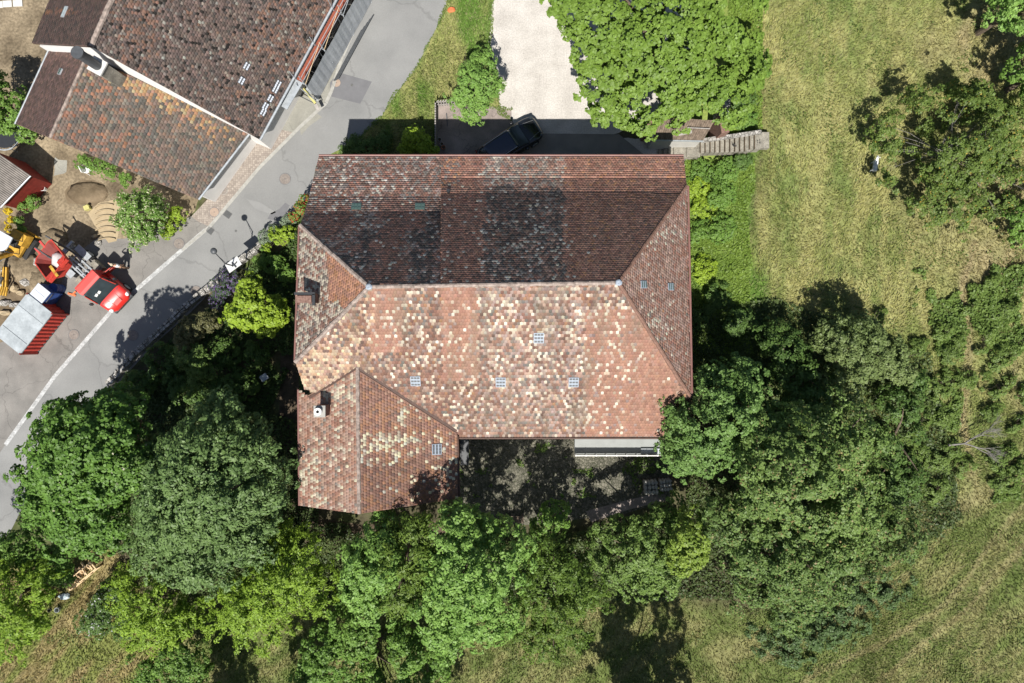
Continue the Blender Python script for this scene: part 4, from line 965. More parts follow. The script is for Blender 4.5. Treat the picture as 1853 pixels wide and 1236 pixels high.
# red container with grey roof, blue skip next to it
cA, cB, cD = V3(W(48, 533, 1.7)), V3(W(95, 566, 1.7)), V3(W(37, 639, 1.7)); ux = (cB-cA); wdt = ux.length; vv = (cD-cB); lng = vv.length
ctr = (cB+cA)/2+vv/2; ctr.z = .012; rz = math.atan2(vv.y, vv.x); cont = thing('storage_container', 'red corrugated storage container with weathered grey roof', 'container', ctr, rz)
mb = MB(); prof = []
def corr_wall(mb, a, b, z0, z1, amp=.035, n=11):
    a = Vector(a); b = Vector(b); d = (b-a)/(n*4); nn = Vector((d.y, -d.x, 0)).normalized(); P = []
    for i in range(n*4+1): P.append(a+d*i+nn*(amp if i % 4 in (0, 1) else -amp))
    vv_ = [(p.x, p.y, z0) for p in P]+[(p.x, p.y, z1) for p in P]; k = len(P)
    mb.raw(vv_, [(i, i+1, k+i+1, k+i) for i in range(k-1)])
hl, hw = lng/2, wdt/2
for a, b, n in (((-hl, -hw), (hl, -hw), 11), ((hl, -hw), (hl, hw), 6), ((hl, hw), (-hl, hw), 11), ((-hl, hw), (-hl, -hw), 6)): corr_wall(mb, (*a, 0), (*b, 0), .1, 1.6, .035, n)
mb.build('wall', 'red_steel', cont)
mb = MB(); mb.box((0, 0, 1.64), (lng+.06, wdt+.06, .09)); rf = mb.build('roof', 'grey_roof_metal', cont)
mb = MB(); mb.box((hl*.55, 0, 1.70), (.04, wdt*.98, .035)); mb.box((-hl*.45, 0, 1.70), (.03, wdt*.98, .02)); mb.build('roof_seam', 'grey_roof_metal', rf)
for x in (-hl, hl):
    for y in (-hw, hw): mb = MB(); mb.box((x, y, .85), (.1, .1, 1.7)); mb.build('corner_post', 'dark_red', cont)
mb = MB(); mb.box((0, 0, .07), (lng, wdt, .12)); mb.build('base_frame', 'dark_metal', cont)
bA, bB, bC, bD = V3(W(70, 513, 1.6)), V3(W(91, 530, 1.6)), V3(W(74, 549, 1.6)), V3(W(54, 533, 1.6)); bc = (bA+bB+bC+bD)/4; bc.z = .012
rz = math.atan2((bB-bA).y, (bB-bA).x); bs = thing('blue_bin', 'blue steel bin with white lid between the container and truck', 'bin', bc, rz)
lw_ = (bB-bA).length; ww_ = (bC-bB).length
mb = MB(); mb.loft([[(-lw_*.40, -ww_*.42, .1), (lw_*.40, -ww_*.42, .1), (lw_*.40, ww_*.42, .1), (-lw_*.40, ww_*.42, .1)], [(-lw_*.5, -ww_*.5, .6), (lw_*.5, -ww_*.5, .6), (lw_*.5, ww_*.5, .6), (-lw_*.5, ww_*.5, .6)], [(-lw_*.5, -ww_*.5, 1.54), (lw_*.5, -ww_*.5, 1.54), (lw_*.5, ww_*.5, 1.54), (-lw_*.5, ww_*.5, 1.54)]]); mb.build('body', 'blue_steel', bs)
mb = MB(); mb.box((0, 0, 1.58), (lw_+.04, ww_+.04, .05)); mb.box((0, 0, 1.615), (lw_*.9, .02, .02)); mb.build('lid', 'white_lid', bs)
mb = MB(); mb.bar((lw_*.55, -ww_*.4, 1.35), (lw_*.55, ww_*.4, 1.35), .03, 6); mb.build('handle', 'dark_metal', bs)
x, y, _ = W(112, 523); t_ = thing('oil_drum', 'dark blue steel drum standing in shade behind the truck', 'drum', (x, y, .012))
mb = MB(); mb.loft([[(r*math.cos(k*math.pi/10), r*math.sin(k*math.pi/10), z) for k in range(20)] for r, z in ((.29, 0), (.29, .28), (.305, .3), (.29, .32), (.29, .58), (.305, .6), (.29, .62), (.29, .88))]); mb.build('barrel', 'blue_steel', t_); mb = MB(); mb.ring((0, 0, .88), .29, .02, 20); mb.build('rim', 'blue_steel', t_)
x, y, _ = W(131, 533); mb = MB(); mb.box((0, 0, .05), (.55, .12, .05), -.3); mb.box((.18, .1, .08), (.3, .10, .05), .8); tag(mb.build('orange_plank', 'orange_plastic', loc=(x, y, .012)), 'short orange plank lying on the asphalt by the blue bin', 'plank')

# mini excavator
x, y, _ = W(46, 447); ex = thing('mini_excavator', 'yellow mini excavator with pale grey canopy digging at the left edge', 'excavator', (x, y, .012), math.radians(-120))
for s in (-1, 1):
    mb = MB(); pts = [(1.0*math.cos(a)*(.85)+(.35 if math.cos(a) > 0 else -.35)*0, 0, .24+.22*math.sin(a)) for a in [k*2*math.pi/16 for k in range(16)]]
    mb.loft([[(p[0], s*.62+dy, p[2]) for p in pts] for dy in (-.14, .14)]); mb.build('track', 'rubber', ex)
mb = MB(); mb.box((0, 0, .42), (.9, .9, .2)); mb.build('undercarriage', 'dark_metal', ex)
mb = MB(); mb.box((-.55, 0, .85), (.85, 1.15, .6), taper=.9); mb.build('engine_cover', 'yellow_paint', ex)
mb = MB(); mb.box((.1, 0, .7), (1.1, 1.05, .22)); mb.build('platform', 'yellow_paint', ex)
mb = MB(); mb.box((-.1, .05, 1.05), (.4, .5, .5)); mb.build('seat', 'rubber', ex)
for px_, py_ in ((-.5, -.4), (-.5, .45), (.42, -.4), (.42, .45)): mb = MB(); mb.bar((px_, py_, .8), (px_, py_, 2.15), .03, 6); mb.build('canopy_post', 'dark_metal', ex)
mb = MB(); P = [(.55*math.cos(a)*(1.05)+.0, .55*math.sin(a)) for a in [k*math.pi/10-math.pi/2 for k in range(11)]]+[(-.62, .52), (-.62, -.52)]; mb.prism(P, 2.15, 2.23); mb.build('canopy', 'white_lid', ex)
bm_ = [(.6, 0, .8), (1.1, 0, 1.75), (1.9, .05, 2.0)]
mb = MB()
for a, b in zip(bm_[:-1], bm_[1:]): mb.beam(a, b, .2, .26)
mb.build('boom', 'yellow_paint', ex)
mb = MB(); mb.beam((1.9, .05, 2.0), (2.5, .1, .9), .16, .22); mb.beam((2.02, .05, 2.1), (2.62, .1, 1.05), .06, .08); mb.build('arm', 'yellow_paint', ex)
mb = MB(); mb.bar((.9, 0, 1.1), (1.5, .03, 1.65), .05, 8); mb.build('boom_cylinder', 'galvanised', ex)
mb = MB(); mb.loft([[(2.5+.3*math.cos(a), .1+dy, .62+.3*math.sin(a)) for a in [k*math.pi/6-.4 for k in range(6)]] for dy in (-.24, .24)]); mb.build('bucket', 'dark_metal', ex)
mb = MB(); mb.box((-1.05, 0, .3), (.08, 1.3, .3)); mb.build('dozer_blade', 'yellow_paint', ex)
# second boom piece: yellow rake grab on the ground
x, y, _ = W(23, 500); t_ = thing('digging_grab', 'yellow grab attachment lying on the stones below the excavator', 'attachment', (x, y, .02), 1.45)
mb = MB(); mb.beam((-.75, .08, .6), (.55, .08, .75), .10, .18); mb.beam((-.75, -.12, .6), (.55, -.12, .75), .10, .18); mb.build('arm', 'yellow_paint', t_); mb = MB()
for k in range(4): mb.beam((-.75, -.2+.13*k, .6), (-1.35, .1+.17*k, .25), .06, .1)
mb.build('tines', 'yellow_paint', t_); mb = MB(); mb.bar((-.3, 0, .55), (.5, 0, .62), .05, 8); mb.build('ram', 'galvanised', t_)

# person in the yard, one hand raised to the head
def skin_body(name, verts, edges, rad, m, parent, sub=2, root=0):
    me = bpy.data.meshes.new(name); me.from_pydata(verts, edges, []); o = bpy.data.objects.new(name, me); C.objects.link(o); o.parent = parent
    sk = o.modifiers.new('skin', 'SKIN'); sk.use_smooth_shade = True
    for i, r in enumerate(rad): me.skin_vertices[0].data[i].radius = (r, r) if not isinstance(r, tuple) else r
    me.skin_vertices[0].data[root].use_root = True
    s_ = o.modifiers.new('sub', 'SUBSURF'); s_.levels = sub; s_.render_levels = sub
    me.materials.append(M[m]); return o
x, y, _ = W(229, 484); pr = thing('person', 'person in white shirt and tan trousers standing by the open truck door', 'person', (x, y, .01), math.radians(80))
v = [(0, 0, .95), (0, 0, 1.12), (0, 0, 1.30), (0, 0, 1.44), (.01, 0, 1.53), (.02, 0, 1.62), (.02, 0, 1.73),
     (0, .10, .90), (.03, .12, .50), (.0, .13, .08), (.13, .14, .04), (0, -.10, .90), (-.02, -.13, .50), (-.05, -.15, .08), (.08, -.16, .04),
     (0, .18, 1.40), (.05, .40, 1.38), (.08, .26, 1.66), (.06, .15, 1.76), (0, -.18, 1.40), (.0, -.26, 1.14), (.12, -.27, .92), (.16, -.27, .83)]
e = [(0, 1), (1, 2), (2, 3), (3, 4), (4, 5), (5, 6), (0, 7), (7, 8), (8, 9), (9, 10), (0, 11), (11, 12), (12, 13), (13, 14), (3, 15), (15, 16), (16, 17), (17, 18), (3, 19), (19, 20), (20, 21), (21, 22)]
rad = [(.12, .16), (.11, .14), (.12, .17), (.09, .12), .055, .085, .075, .09, .065, .045, .04, .09, .065, .045, .04, .06, .045, .035, .04, .06, .045, .035, .04]
skin_body('body', v, e, rad, 'skin', pr)
skin_body('shirt', [(0, 0, .93), (0, 0, 1.12), (0, 0, 1.30), (0, 0, 1.42), (0, .19, 1.40), (.03, .33, 1.385), (0, -.19, 1.40), (0, -.25, 1.22)], [(0, 1), (1, 2), (2, 3), (3, 4), (4, 5), (3, 6), (6, 7)], [(.145, .185), (.135, .165), (.145, .19), (.11, .14), .08, .065, .08, .065], 'cloth_white', pr)
skin_body('trousers', [(0, 0, .96), (0, .10, .88), (.03, .12, .50), (.0, .13, .10), (0, -.10, .88), (-.02, -.13, .50), (-.05, -.15, .10)], [(0, 1), (1, 2), (2, 3), (0, 4), (4, 5), (5, 6)], [(.13, .17), .105, .08, .065, .105, .08, .065], 'cloth_tan', pr)
mb = MB(); mb.lump((.0, 0, 1.72), (.105, .095, .09), 4, 12, 8, .03); mb.build('hair', 'hair_light', pr, True)
for s in (-1, 1): mb = MB(); mb.lump((.06, s*.14, .045), (.14, .055, .05), 3, 8, 5, .04); mb.build('shoe', 'cloth_dark', pr, True)

# yard things
def plastic_chair(name, label, px, py, rz, m='plastic_white'):
    x, y, _ = W(px, py); t_ = thing(name, label, 'chair', (x, y, .01), rz)
    mb = MB(); mb.box((0, 0, .43), (.5, .5, .04)); mb.build('seat', m, t_); mb = MB(); mb.box((-.25, 0, .68), (.04, .5, .42), 0, Matrix.Rotation(-.2, 4, 'Y')); mb.build('backrest', m, t_)
    for a in (-.22, .22):
        for b in (-.22, .22): mb = MB(); mb.bar((a, b, .42), (a*1.15, b*1.15, 0), .025, 6); mb.build('leg', m, t_)
    for b in (-.26, .26): mb = MB(); mb.bar((-.24, b, .65), (.22, b, .62), .022, 6); mb.bar((.22, b, .62), (.22, b, .43), .02, 6); mb.build('armrest', m, t_)
plastic_chair('garden_chair', 'white plastic garden chair on the grass strip below the annexe', 166, 308, .5)
x, y, _ = W(8, 243, .6); t_ = thing('trampoline', 'round trampoline with pale rim in the shade by the shed', 'trampoline', (x, y, 0))
mb = MB(); mb.ring((0, 0, .62), 1.05, .045, 40); mb.build('rim', 'galvanised', t_); mb = MB(); mb.disc((0, 0, .6), .92, .01, 32); mb.build('mat', 'black_metal', t_)
mb = MB()
for k in range(26):
    a = k*2*math.pi/26; mb.bar((.9*math.cos(a), .9*math.sin(a), .61), (1.05*math.cos(a), 1.05*math.sin(a), .62), .008, 4)
mb.build('springs', 'galvanised', t_)
for k in range(4): a = k*math.pi/2+.4; mb = MB(); mb.bar((1.05*math.cos(a), 1.05*math.sin(a), .62), (1.1*math.cos(a), 1.1*math.sin(a), 0), .03, 6); mb.build('leg', 'galvanised', t_)
for i, (px, py) in enumerate(((-2, 9), (14, 7.5), (33, 6.5))):
    x, y, _ = W(px, py); mb = MB(); mb.box((0, 0, .03), (.62, .42, .06), .06); o = mb.build('paving_slab', 'concrete_light', loc=(x, y, .006)); tag(o, ['pale paving slab at the very top left corner', 'middle one of three pale paving slabs at the top left', 'pale paving slab nearest the barn at the top left'][i], 'slab', 'pale paving slabs')
for k in range(7):          # curved stone steps in the sand
    mb = MB(); r = 1.0; cx, cy, _ = W(194+k*.6, 376+k*11.0*.93)
    n = 10; a0, a1 = math.radians(62), math.radians(148)
    rings = []
    for i in range(n+1):
        a = a0+(a1-a0)*i/n; ca, sa = math.cos(a), math.sin(a); z = .12
        rings.append([((r-.07)*ca, (r*.62-.05)*sa-.35, 0), ((r-.07)*ca, (r*.62-.05)*sa-.35, z), (r*ca, (r*.62)*sa-.35, z), (r*ca, (r*.62)*sa-.35, 0)])
    mb.loft(rings); o = mb.build('curved_step', 'sand', loc=(cx, cy, .013)); tag(o, 'curved sand coloured stone edging, number %d counted from the top' % (k+1), 'edging', 'curved stone edgings beside the white flowering bush')
rg = random.Random(5)
ST = [(8, 470, .55, .45, .35), (15, 488, .4, .5, .3), (50, 510, .38, .32, .3), (28, 522, .3, .28, .22), (60, 500, .35, .25, .25), (8, 515, .35, .3, .25), (40, 530, .3, .2, .2), (10, 548, .5, .22, .2), (30, 552, .45, .2, .2), (12, 566, .4, .2, .2), (72, 478, .3, .5, .25), (88, 487, .3, .45, .25), (55, 455, .3, .2, .2), (134, 447, .2, .2, .15), (178, 440, .3, .22, .12), (172, 428, .2, .15, .1)]
SL = ['largest pale stone at the left edge below the excavator canopy', 'second pale stone from the left edge, just above the yellow grab', 'rough stone right of the yellow grab in the excavation', 'small stone directly under the yellow grab', 'rough stone between the yellow grab and the raised skip', 'pale stone at the left edge level with the yellow grab',
 'small pale stone just above the grey container roof', 'long flat stone at the left edge above the container', 'flat stone touching the upper corner of the grey container roof', 'long flat stone at the left edge beside the container roof', 'upright pale stone left of the raised skip', 'upright pale stone under the left rim of the skip', 'small stone right below the excavator boom', 'small stone between skip and truck mudguard', 'pale block at the lower end of the sand patch', 'smallest pale stone on the sand beside the shadow of the skip']
for i, (px, py, a, b, c_) in enumerate(ST):
    x, y, _ = W(px, py); mb = MB(); mb.lump((0, 0, c_*.6), (a, b, c_), i, 8, 5, .22); o = mb.build('boulder', 'wall_stone' if i % 3 else 'sand', loc=(x, y, 0)); tag(o, SL[i], 'stone', 'rough stones in the building yard')
for i, (px, py, a, b, c_) in enumerate(((20, 478, 1.0, .9, .55), (50, 486, 1.1, 1.0, .5), (75, 508, 1.0, .9, .5), (160, 350, 1.4, .8, .35), (100, 430, .9, .6, .3))):
    x, y, _ = W(px, py); mb = MB(); mb.lump((0, 0, .0), (a, b, c_), i+30, 18, 9, .14); o = mb.build('earth_heap', 'dirt' if i != 3 else 'dark_dirt', None, True, loc=(x, y, 0)); tag(o, ['sandy heap of earth beside the excavator canopy', 'brown heap of dug earth under the yellow grab', 'brown heap of earth between skip and blue bin', 'dark trodden heap of earth below the annexe', 'low heap of earth behind the raised skip'][i], 'heap')
x, y, _ = W(161, 377); mb = MB(); mb.box((0, 0, .15), (.36, .3, .3), .4); mb.lump((.1, .12, .34), (.12, .1, .1), 2, 8, 5, .2); tag(mb.build('cement_bag', 'yellow_tape', loc=(x, y, .01)), 'pale yellow bag on the earth beside the curved stones', 'bag')
for px, py, m_, lb in ((69, 333, 'blue_steel', 'blue crate beside the red shed wall'), (82, 342, 'white_paint', 'white bucket beside the red shed wall')):
    x, y, _ = W(px, py); t_ = thing('crate' if 'crate' in lb else 'bucket', lb, 'crate' if 'crate' in lb else 'bucket', (x, y, .01), .5)
    mb = MB()
    if 'crate' in lb:
        mb.box((0, 0, .02), (.4, .3, .04)); [mb.box((a, 0, .15), (.02, .3, .28)) for a in (-.2, .2)]; [mb.box((0, b, .15), (.4, .02, .28)) for b in (-.15, .15)]; mb.build('shell', m_, t_)
    else:
        mb.loft([[(r*math.cos(k*math.pi/8), r*math.sin(k*math.pi/8), z) for k in range(16)] for r, z in ((.15, 0), (.2, .34), (.185, .34), (.14, .03))]); mb.build('shell', m_, t_); q_ = MB(); q_.ring((0, 0, .34), .2, .012, 16); q_.build('rim', m_, t_)

# ---------------------------------------------------------------- driveway corner: picket fence, posts, flowers pots
x, y, _ = W(790, 230); pf = thing('picket_fence', 'grey picket fence around the small concrete yard by the driveway', 'fence', (x, y, 0)); pl_ = pf.location.copy()
c1_, c2_, c3_ = V3(W(788, 283, .9)), V3(W(788, 184, .9)), V3(W(836, 181, .9))
for a, b in ((c1_, c2_), (c2_, c3_)):
    a = a.copy(); b = b.copy(); a.z = b.z = 0; n = int((b-a).length/.16)
    for zz in (.3, .8): mb = MB(); mb.beam(a+Vector((0, 0, zz)), b+Vector((0, 0, zz)), .05, .08); rel(mb.build('rail', 'wood_grey', pf), pl_)
    mb = MB()
    for i in range(n+1): p = a.lerp(b, i/n); mb.box((p.x, p.y, .52), (.08, .08, 1.04))
    rel(mb.build('pickets', 'wood_grey', pf), pl_)
x, y, _ = W(809, 217); mb = MB(); mb.box((0, 0, .03), (.06, .85, .06), .08); tag(mb.build('iron_bar', 'dark_metal', loc=(x, y, .011)), 'thin dark bar lying on the small concrete yard', 'bar')
for px, py, m_, lb in ((796, 254, 'galvanised', 'small grey plant pot by the fence, nearest the driveway'), (800, 262, 'concrete_light', 'pale plant pot in the middle of three by the fence'), (803, 268, 'orange_plastic', 'orange plant pot, closest to the farmhouse eave')):
    x, y, _ = W(px, py); t_ = thing('plant_pot', lb, 'pot', (x, y, .011), 0, 'pots by the picket fence'); mb = MB(); mb.loft([[(r*math.cos(k*math.pi/7), r*math.sin(k*math.pi/7), z) for k in range(14)] for r, z in ((.09, 0), (.13, .22), (.12, .22), (.1, .17))]); mb.build('pot', m_, t_); mb = MB(); mb.disc((0, 0, .18), .11, .01, 12); mb.build('soil', 'soil', t_)
x, y, _ = W(1816-1000+1, 19); mb = MB(); mb.lump((0, 0, .12), (.28, .2, .16), 4, 9, 5, .15); tag(mb.build('clay_stone', 'orange_plastic', loc=(x, y, 0)), 'orange stone at the roadside at the top of the verge', 'stone')

# lean-to, brick pier, retaining wall and the steps up to the meadow
sh = thing('lean_to_shed', 'lean-to with brown plank roof beside the stone steps', 'shed', W(1240, 240, 0)); shl = sh.location.copy()
q = [V3(W(1178, 252, 2.2)), V3(W(1275, 252, 2.2)), V3(W(1290, 232, 2.7)), V3(W(1245, 222, 2.8)), V3(W(1190, 225, 2.8))]
a_, b_, c_, d__ = V3(W(1181, 253, 2.3)), V3(W(1272, 255, 2.3)), V3(W(1294, 218, 2.9)), V3(W(1192, 212, 2.9)); mb = MB(); n = 24
for i in range(n):
    t0, t1 = i/n, (i+.9)/n; j = .012*(i % 3)
    p0, p1, p2, p3 = a_.lerp(b_, t0), a_.lerp(b_, t1), d__.lerp(c_, t1), d__.lerp(c_, t0); up_ = Vector((0, 0, j)); th = Vector((0, 0, .05))
    mb.raw([p0+up_, p1+up_, p2+up_, p3+up_, p0-th, p1-th, p2-th, p3-th], [(0, 1, 2, 3), (7, 6, 5, 4), (0, 4, 5, 1), (1, 5, 6, 2), (2, 6, 7, 3), (3, 7, 4, 0)])
rel(mb.build('roof', 'wood_brown', sh), shl)
mb = MB(); mb.beam(a_+Vector((0, -.03, 0)), b_+Vector((0, -.03, 0)), .06, .14); mb.beam(a_+Vector((-.04, 0, 0)), d__+Vector((-.04, 0, 0)), .06, .14); rel(mb.build('fascia', 'galvanised', sh), shl)
mb = MB(); mb.beam(V3(W(1228, 243, 2.62)), V3(W(1252, 238, 2.72)), .2, .04); rel(mb.build('roof_batten', 'wood_grey', sh), shl)
mb = MB(); mb.beam(V3(W(1244, 231, 2.82)), V3(W(1285, 233, 2.85)), .05, .05); rel(mb.build('roof_batten', 'wood_grey', sh), shl)
mb = MB(); pp = [a_.lerp(c_, .03), b_.lerp(d__, .03), c_.lerp(a_, .03), d__.lerp(b_, .03)]
mb.raw([(p.x, p.y, 0) for p in pp]+[(p.x, p.y, p.z-.08) for p in pp], [(3, 2, 1, 0), (4, 5, 6, 7), (0, 1, 5, 4), (1, 2, 6, 5), (2, 3, 7, 6), (3, 0, 4, 7)]); rel(mb.build('wall', 'plaster', sh), shl)
x, y, _ = W(1180, 226, 2.6); t_ = thing('brick_pier', 'red brick pier with pale mortar at the driveway end', 'pillar', (x, y, 0)); mb = MB(); mb.box((0, 0, 1.2), (.52, .55, 2.4)); mb.build('shaft', 'brick_red', t_)
mb = MB(); mb.box((-.29, 0, 2.3), (.06, .55, .4)); mb.box((0, 0, 2.43), (.6, .62, .06)); mb.build('cap', 'brick_red', t_)
mb = MB(); [mb.box(p_, s_) for p_, s_ in (((-.38, -.1, 2.2), (.12, .3, .3)), ((-.50, -.3, 2.0), (.14, .16, .2)))]; mb.build('render_patch', 'white_plaster', t_)
mb = MB(); zt = 3.0
P0 = V3(W(1316, 150, 2.9)); P1 = V3(W(1311, 203, 2.9)); P2 = V3(W(1313, 240, 2.9))
for (a, b, m_, nm) in ((P0, V3(W(1317, 193, 2.9)), 'wall_stone', 'grey'), (V3(W(1308, 207, 2.9)), P2, 'brick_red', 'brick')):
    c = a.lerp(b, .5); d = b-a; mb = MB(); mb.box((0, 0, 1.45), (abs(d.y), .34 if nm == 'grey' else .5, 2.9), math.atan2(d.y, d.x)); tag(mb.build('retaining_wall', m_, loc=(c.x, c.y, 0)), '%s topped retaining wall between the big maple and the bank' % ('grey stone' if nm == 'grey' else 'red brick'), 'wall')
x, y, z = W(1311, 204, 2.95); mb = MB(); mb.lump((0, 0, 0), (.3, .2, .08), 2, 9, 5, .15); tag(mb.build('white_stone', 'white_paint', loc=(x, y, z)), 'bright white stone on top of the retaining wall', 'stone')
# steps
stp = thing('stone_steps', 'flight of weathered concrete steps climbing from the driveway to the meadow', 'steps', W(1240, 275, 0)); stl = stp.location.copy()
NS = 12; z_land = .75; z_top = 2.72
pxs = [1267+i*(1374-1267)/NS for i in range(NS+1)]
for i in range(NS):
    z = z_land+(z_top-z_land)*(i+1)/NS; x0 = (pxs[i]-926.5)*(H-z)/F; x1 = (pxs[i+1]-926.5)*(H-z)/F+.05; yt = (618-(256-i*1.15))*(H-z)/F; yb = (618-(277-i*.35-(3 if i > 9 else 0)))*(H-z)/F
    mb = MB(); mb.box(((x0+x1)/2, (yt+yb)/2, z-.35), (x1-x0, yt-yb, .7)); rel(mb.build('step', 'old_concrete', stp), stl)
    mb = MB(); mb.box((x0+.02, (yt+yb)/2, z-.028), (.055, yt-yb-.03, .06)); rel(mb.build('tread_shade_strip', 'soil', stp), stl)  # thin dark strip painted in for the shaded gap between treads
def slab(px0, px1, py0, py1, z, dz, nm='landing'):
    x0 = (px0-926.5)*(H-z)/F; x1 = (px1-926.5)*(H-z)/F; y0 = (618-py1)*(H-z)/F; y1 = (618-py0)*(H-z)/F
    mb = MB(); mb.box(((x0+x1)/2, (y0+y1)/2, z-dz/2), (x1-x0, y1-y0, dz)); rel(mb.build(nm, 'old_concrete', stp), stl)
slab(1219, 1242.5, 255, 287, z_land-.1, .64); slab(1243, 1267, 255, 284, z_land, .74); slab(1374, 1392, 239, 268, z_top, .4)
for i in range(3): slab(1192+i*9, 1200.6+i*9, 256, 286, .16*(i+1), .16*(i+1), 'step')
mb = MB(); a = V3(W(1268, 255, 1.1)); b = V3(W(1378, 239, 2.95)); mb.beam(a, b, .22, .3); rel(mb.build('side_wall', 'wall_stone', stp), stl)
x, y, z = W(1325, 266, 1.9)
for k, (px, py) in enumerate(((1328, 264), (1372, 258))):
    x, y, z = W(px, py, 2.0+.6*k); mb = MB()
    for j in range(5): a = j*1.3; mb.bar((0, 0, 0), (.14*math.cos(a), .14*math.sin(a), .22+.05*j), .02, 5)
    tag(mb.build('dry_weed', 'dark_metal', loc=(x, y, z-.1)), 'small dark dry weed on the %s of the stone steps' % ('middle' if k == 0 else 'top end'), 'weed')

# ---------------------------------------------------------------- terrace south of the house
tr = thing('terrace', 'pale raised terrace slab along the farmhouse south wall', 'terrace', W(1130, 805, 0)); trl = tr.location.copy()
def bx(px0, py0, px1, py1, z, th):
    x0 = (px0-926.5)*(H-z)/F; x1 = (px1-926.5)*(H-z)/F; y0 = (618-py1)*(H-z)/F; y1 = (618-py0)*(H-z)/F
    return ((x0+x1)/2, (y0+y1)/2, z-th/2), (x1-x0, y1-y0, th)
mb = MB(); mb.box(*bx(1040, 770, 1196, 823, 1.5, .25)); rel(mb.build('floor_slab', 'terrace_slab', tr), trl)
mb = MB(); mb.box(*bx(1042, 772, 1194, 818, 1.24, 1.22)); rel(mb.build('base_wall', 'old_concrete', tr), trl)
mb = MB(); mb.box(*bx(1040, 822.9, 1196, 825.5, 1.53, .3)); rel(mb.build('front_ledge', 'old_concrete', tr), trl)
mb = MB(); mb.box(*bx(1160, 812, 1196, 824, 1.65, .15)); rel(mb.build('corner_slab', 'galvanised', tr), trl)
for i in range(9):
    p, s_ = bx(1042+i*18.5-1.0, 823.2, 1042+i*18.5+1.2, 826, 2.1, .6); mb = MB(); mb.box(p, s_); rel(mb.build('rail_post', 'white_paint', tr), trl)
for zz, dy in ((2.12, 0), (1.75, 0)):
    p, s_ = bx(1041, 824, 1192, 825.6, zz, .05); mb = MB(); mb.box(p, s_); rel(mb.build('rail', 'white_paint', tr), trl)
mb = MB(); mb.box(*bx(1041, 824.4, 1192, 825.2, 2.05, .45)); rel(mb.build('rail_panel', 'old_concrete', tr), trl)
for px, py, a, lb in ((1178, 882, .05, 'block stack of rough stones on the shaded patio, left of the two'), (1205, 878, .12, 'block stack of rough stones on the shaded patio, right of the two')):
    x, y, _ = W(px, py, .7); t_ = thing('stone_pallet', lb, 'pallet', (x, y, .006), a, 'stone pallets on the patio'); s_ = .95 if px < 1190 else .8
    mb = MB(); [mb.box((0, q_, .13), (s_, .09, .02)) for q_ in (-.4*s_, -.2*s_, 0, .2*s_, .4*s_)]; [mb.box((q_, 0, .06), (.1, s_, .11)) for q_ in (-.4*s_, 0, .4*s_)]; mb.build('pallet', 'wood_brown', t_)
    rg = random.Random(px); mb = MB()
    for zz in (.3, .55, .75):
        for i in range(4):
            for j in range(3): mb.lump(((i-1.5)*.24*s_+rg.uniform(-.02, .02), (j-1)*.33*s_, zz), (.14*s_, .19*s_, .12), rg.randint(0, 999), 6, 4, .2)
    mb.build('stones', 'kerb_stone', t_)
x, y, _ = W(842, 815, .3); mb = MB(); mb.box((0, 0, .15), (.5, 1.9, .3)); mb.box((0, 0, .32), (.56, 1.95, .05)); tag(mb.build('cellar_hatch', 'dark_metal', loc=(x-.05, y, .006)), 'dark grey cellar hatch along the wing wall', 'hatch')
x, y, _ = W(931, 940, .4); t_ = thing('garden_bench', 'low brown wooden bench in the deep shade of the patio', 'bench', (x, y, .006)); mb = MB(); [mb.box((0, -.18+.12*i, .42), (1.25, .1, .04)) for i in range(4)]; mb.build('seat', 'wood_brown', t_)
for a in (-.5, .5): mb = MB(); mb.box((a, 0, .2), (.08, .4, .4)); mb.build('leg', 'wood_brown', t_)
x, y, _ = W(478, 683, .7); t_ = thing('garden_table', 'small grey square table in the dark garden west of the house', 'table', (x, y, 0), .62); mb = MB(); mb.box((0, 0, .72), (.5, .42, .04)); mb.build('tabletop', 'galvanised', t_)
for a in (-.2, .2):
    for b in (-.16, .16): mb = MB(); mb.bar((a, b, .7), (a, b, 0), .02, 6); mb.build('leg', 'galvanised', t_)
# planter frame bottom left
x, y, _ = W(150, 1040, .5); t_ = thing('wooden_rack', 'long pale wooden rack holding split logs below the chestnut', 'rack', (x, y, 0), .70)
for s in (-.28, .28):
    mb = MB(); mb.box((0, s, .75), (2.3, .06, .08)); mb.box((0, s, .2), (2.3, .06, .08)); mb.build('rail', 'wood_new', t_)
for a in (-1.1, -.35, .4, 1.1): mb = MB(); mb.box((a, 0, .78), (.07, .62, .05)); mb.box((a, -.28, .4), (.07, .06, .8)); mb.box((a, .28, .4), (.07, .06, .8)); mb.build('cross_bar', 'wood_new', t_)
mb = MB(); rg = random.Random(8)
for i in range(26): a = rg.uniform(-1, 1); b = rg.uniform(.3, .85); mb.beam((a, b-.5, .3+rg.random()*.25), (a+rg.uniform(-.15, .15), b-.15, .35+rg.random()*.25), .09, .09)
lg = mb.build('firewood', 'wood_new'); lg.location = (x, y, 0); lg.rotation_euler = (0, 0, .70); tag(lg, 'pile of pale split firewood in the wooden rack', 'firewood')
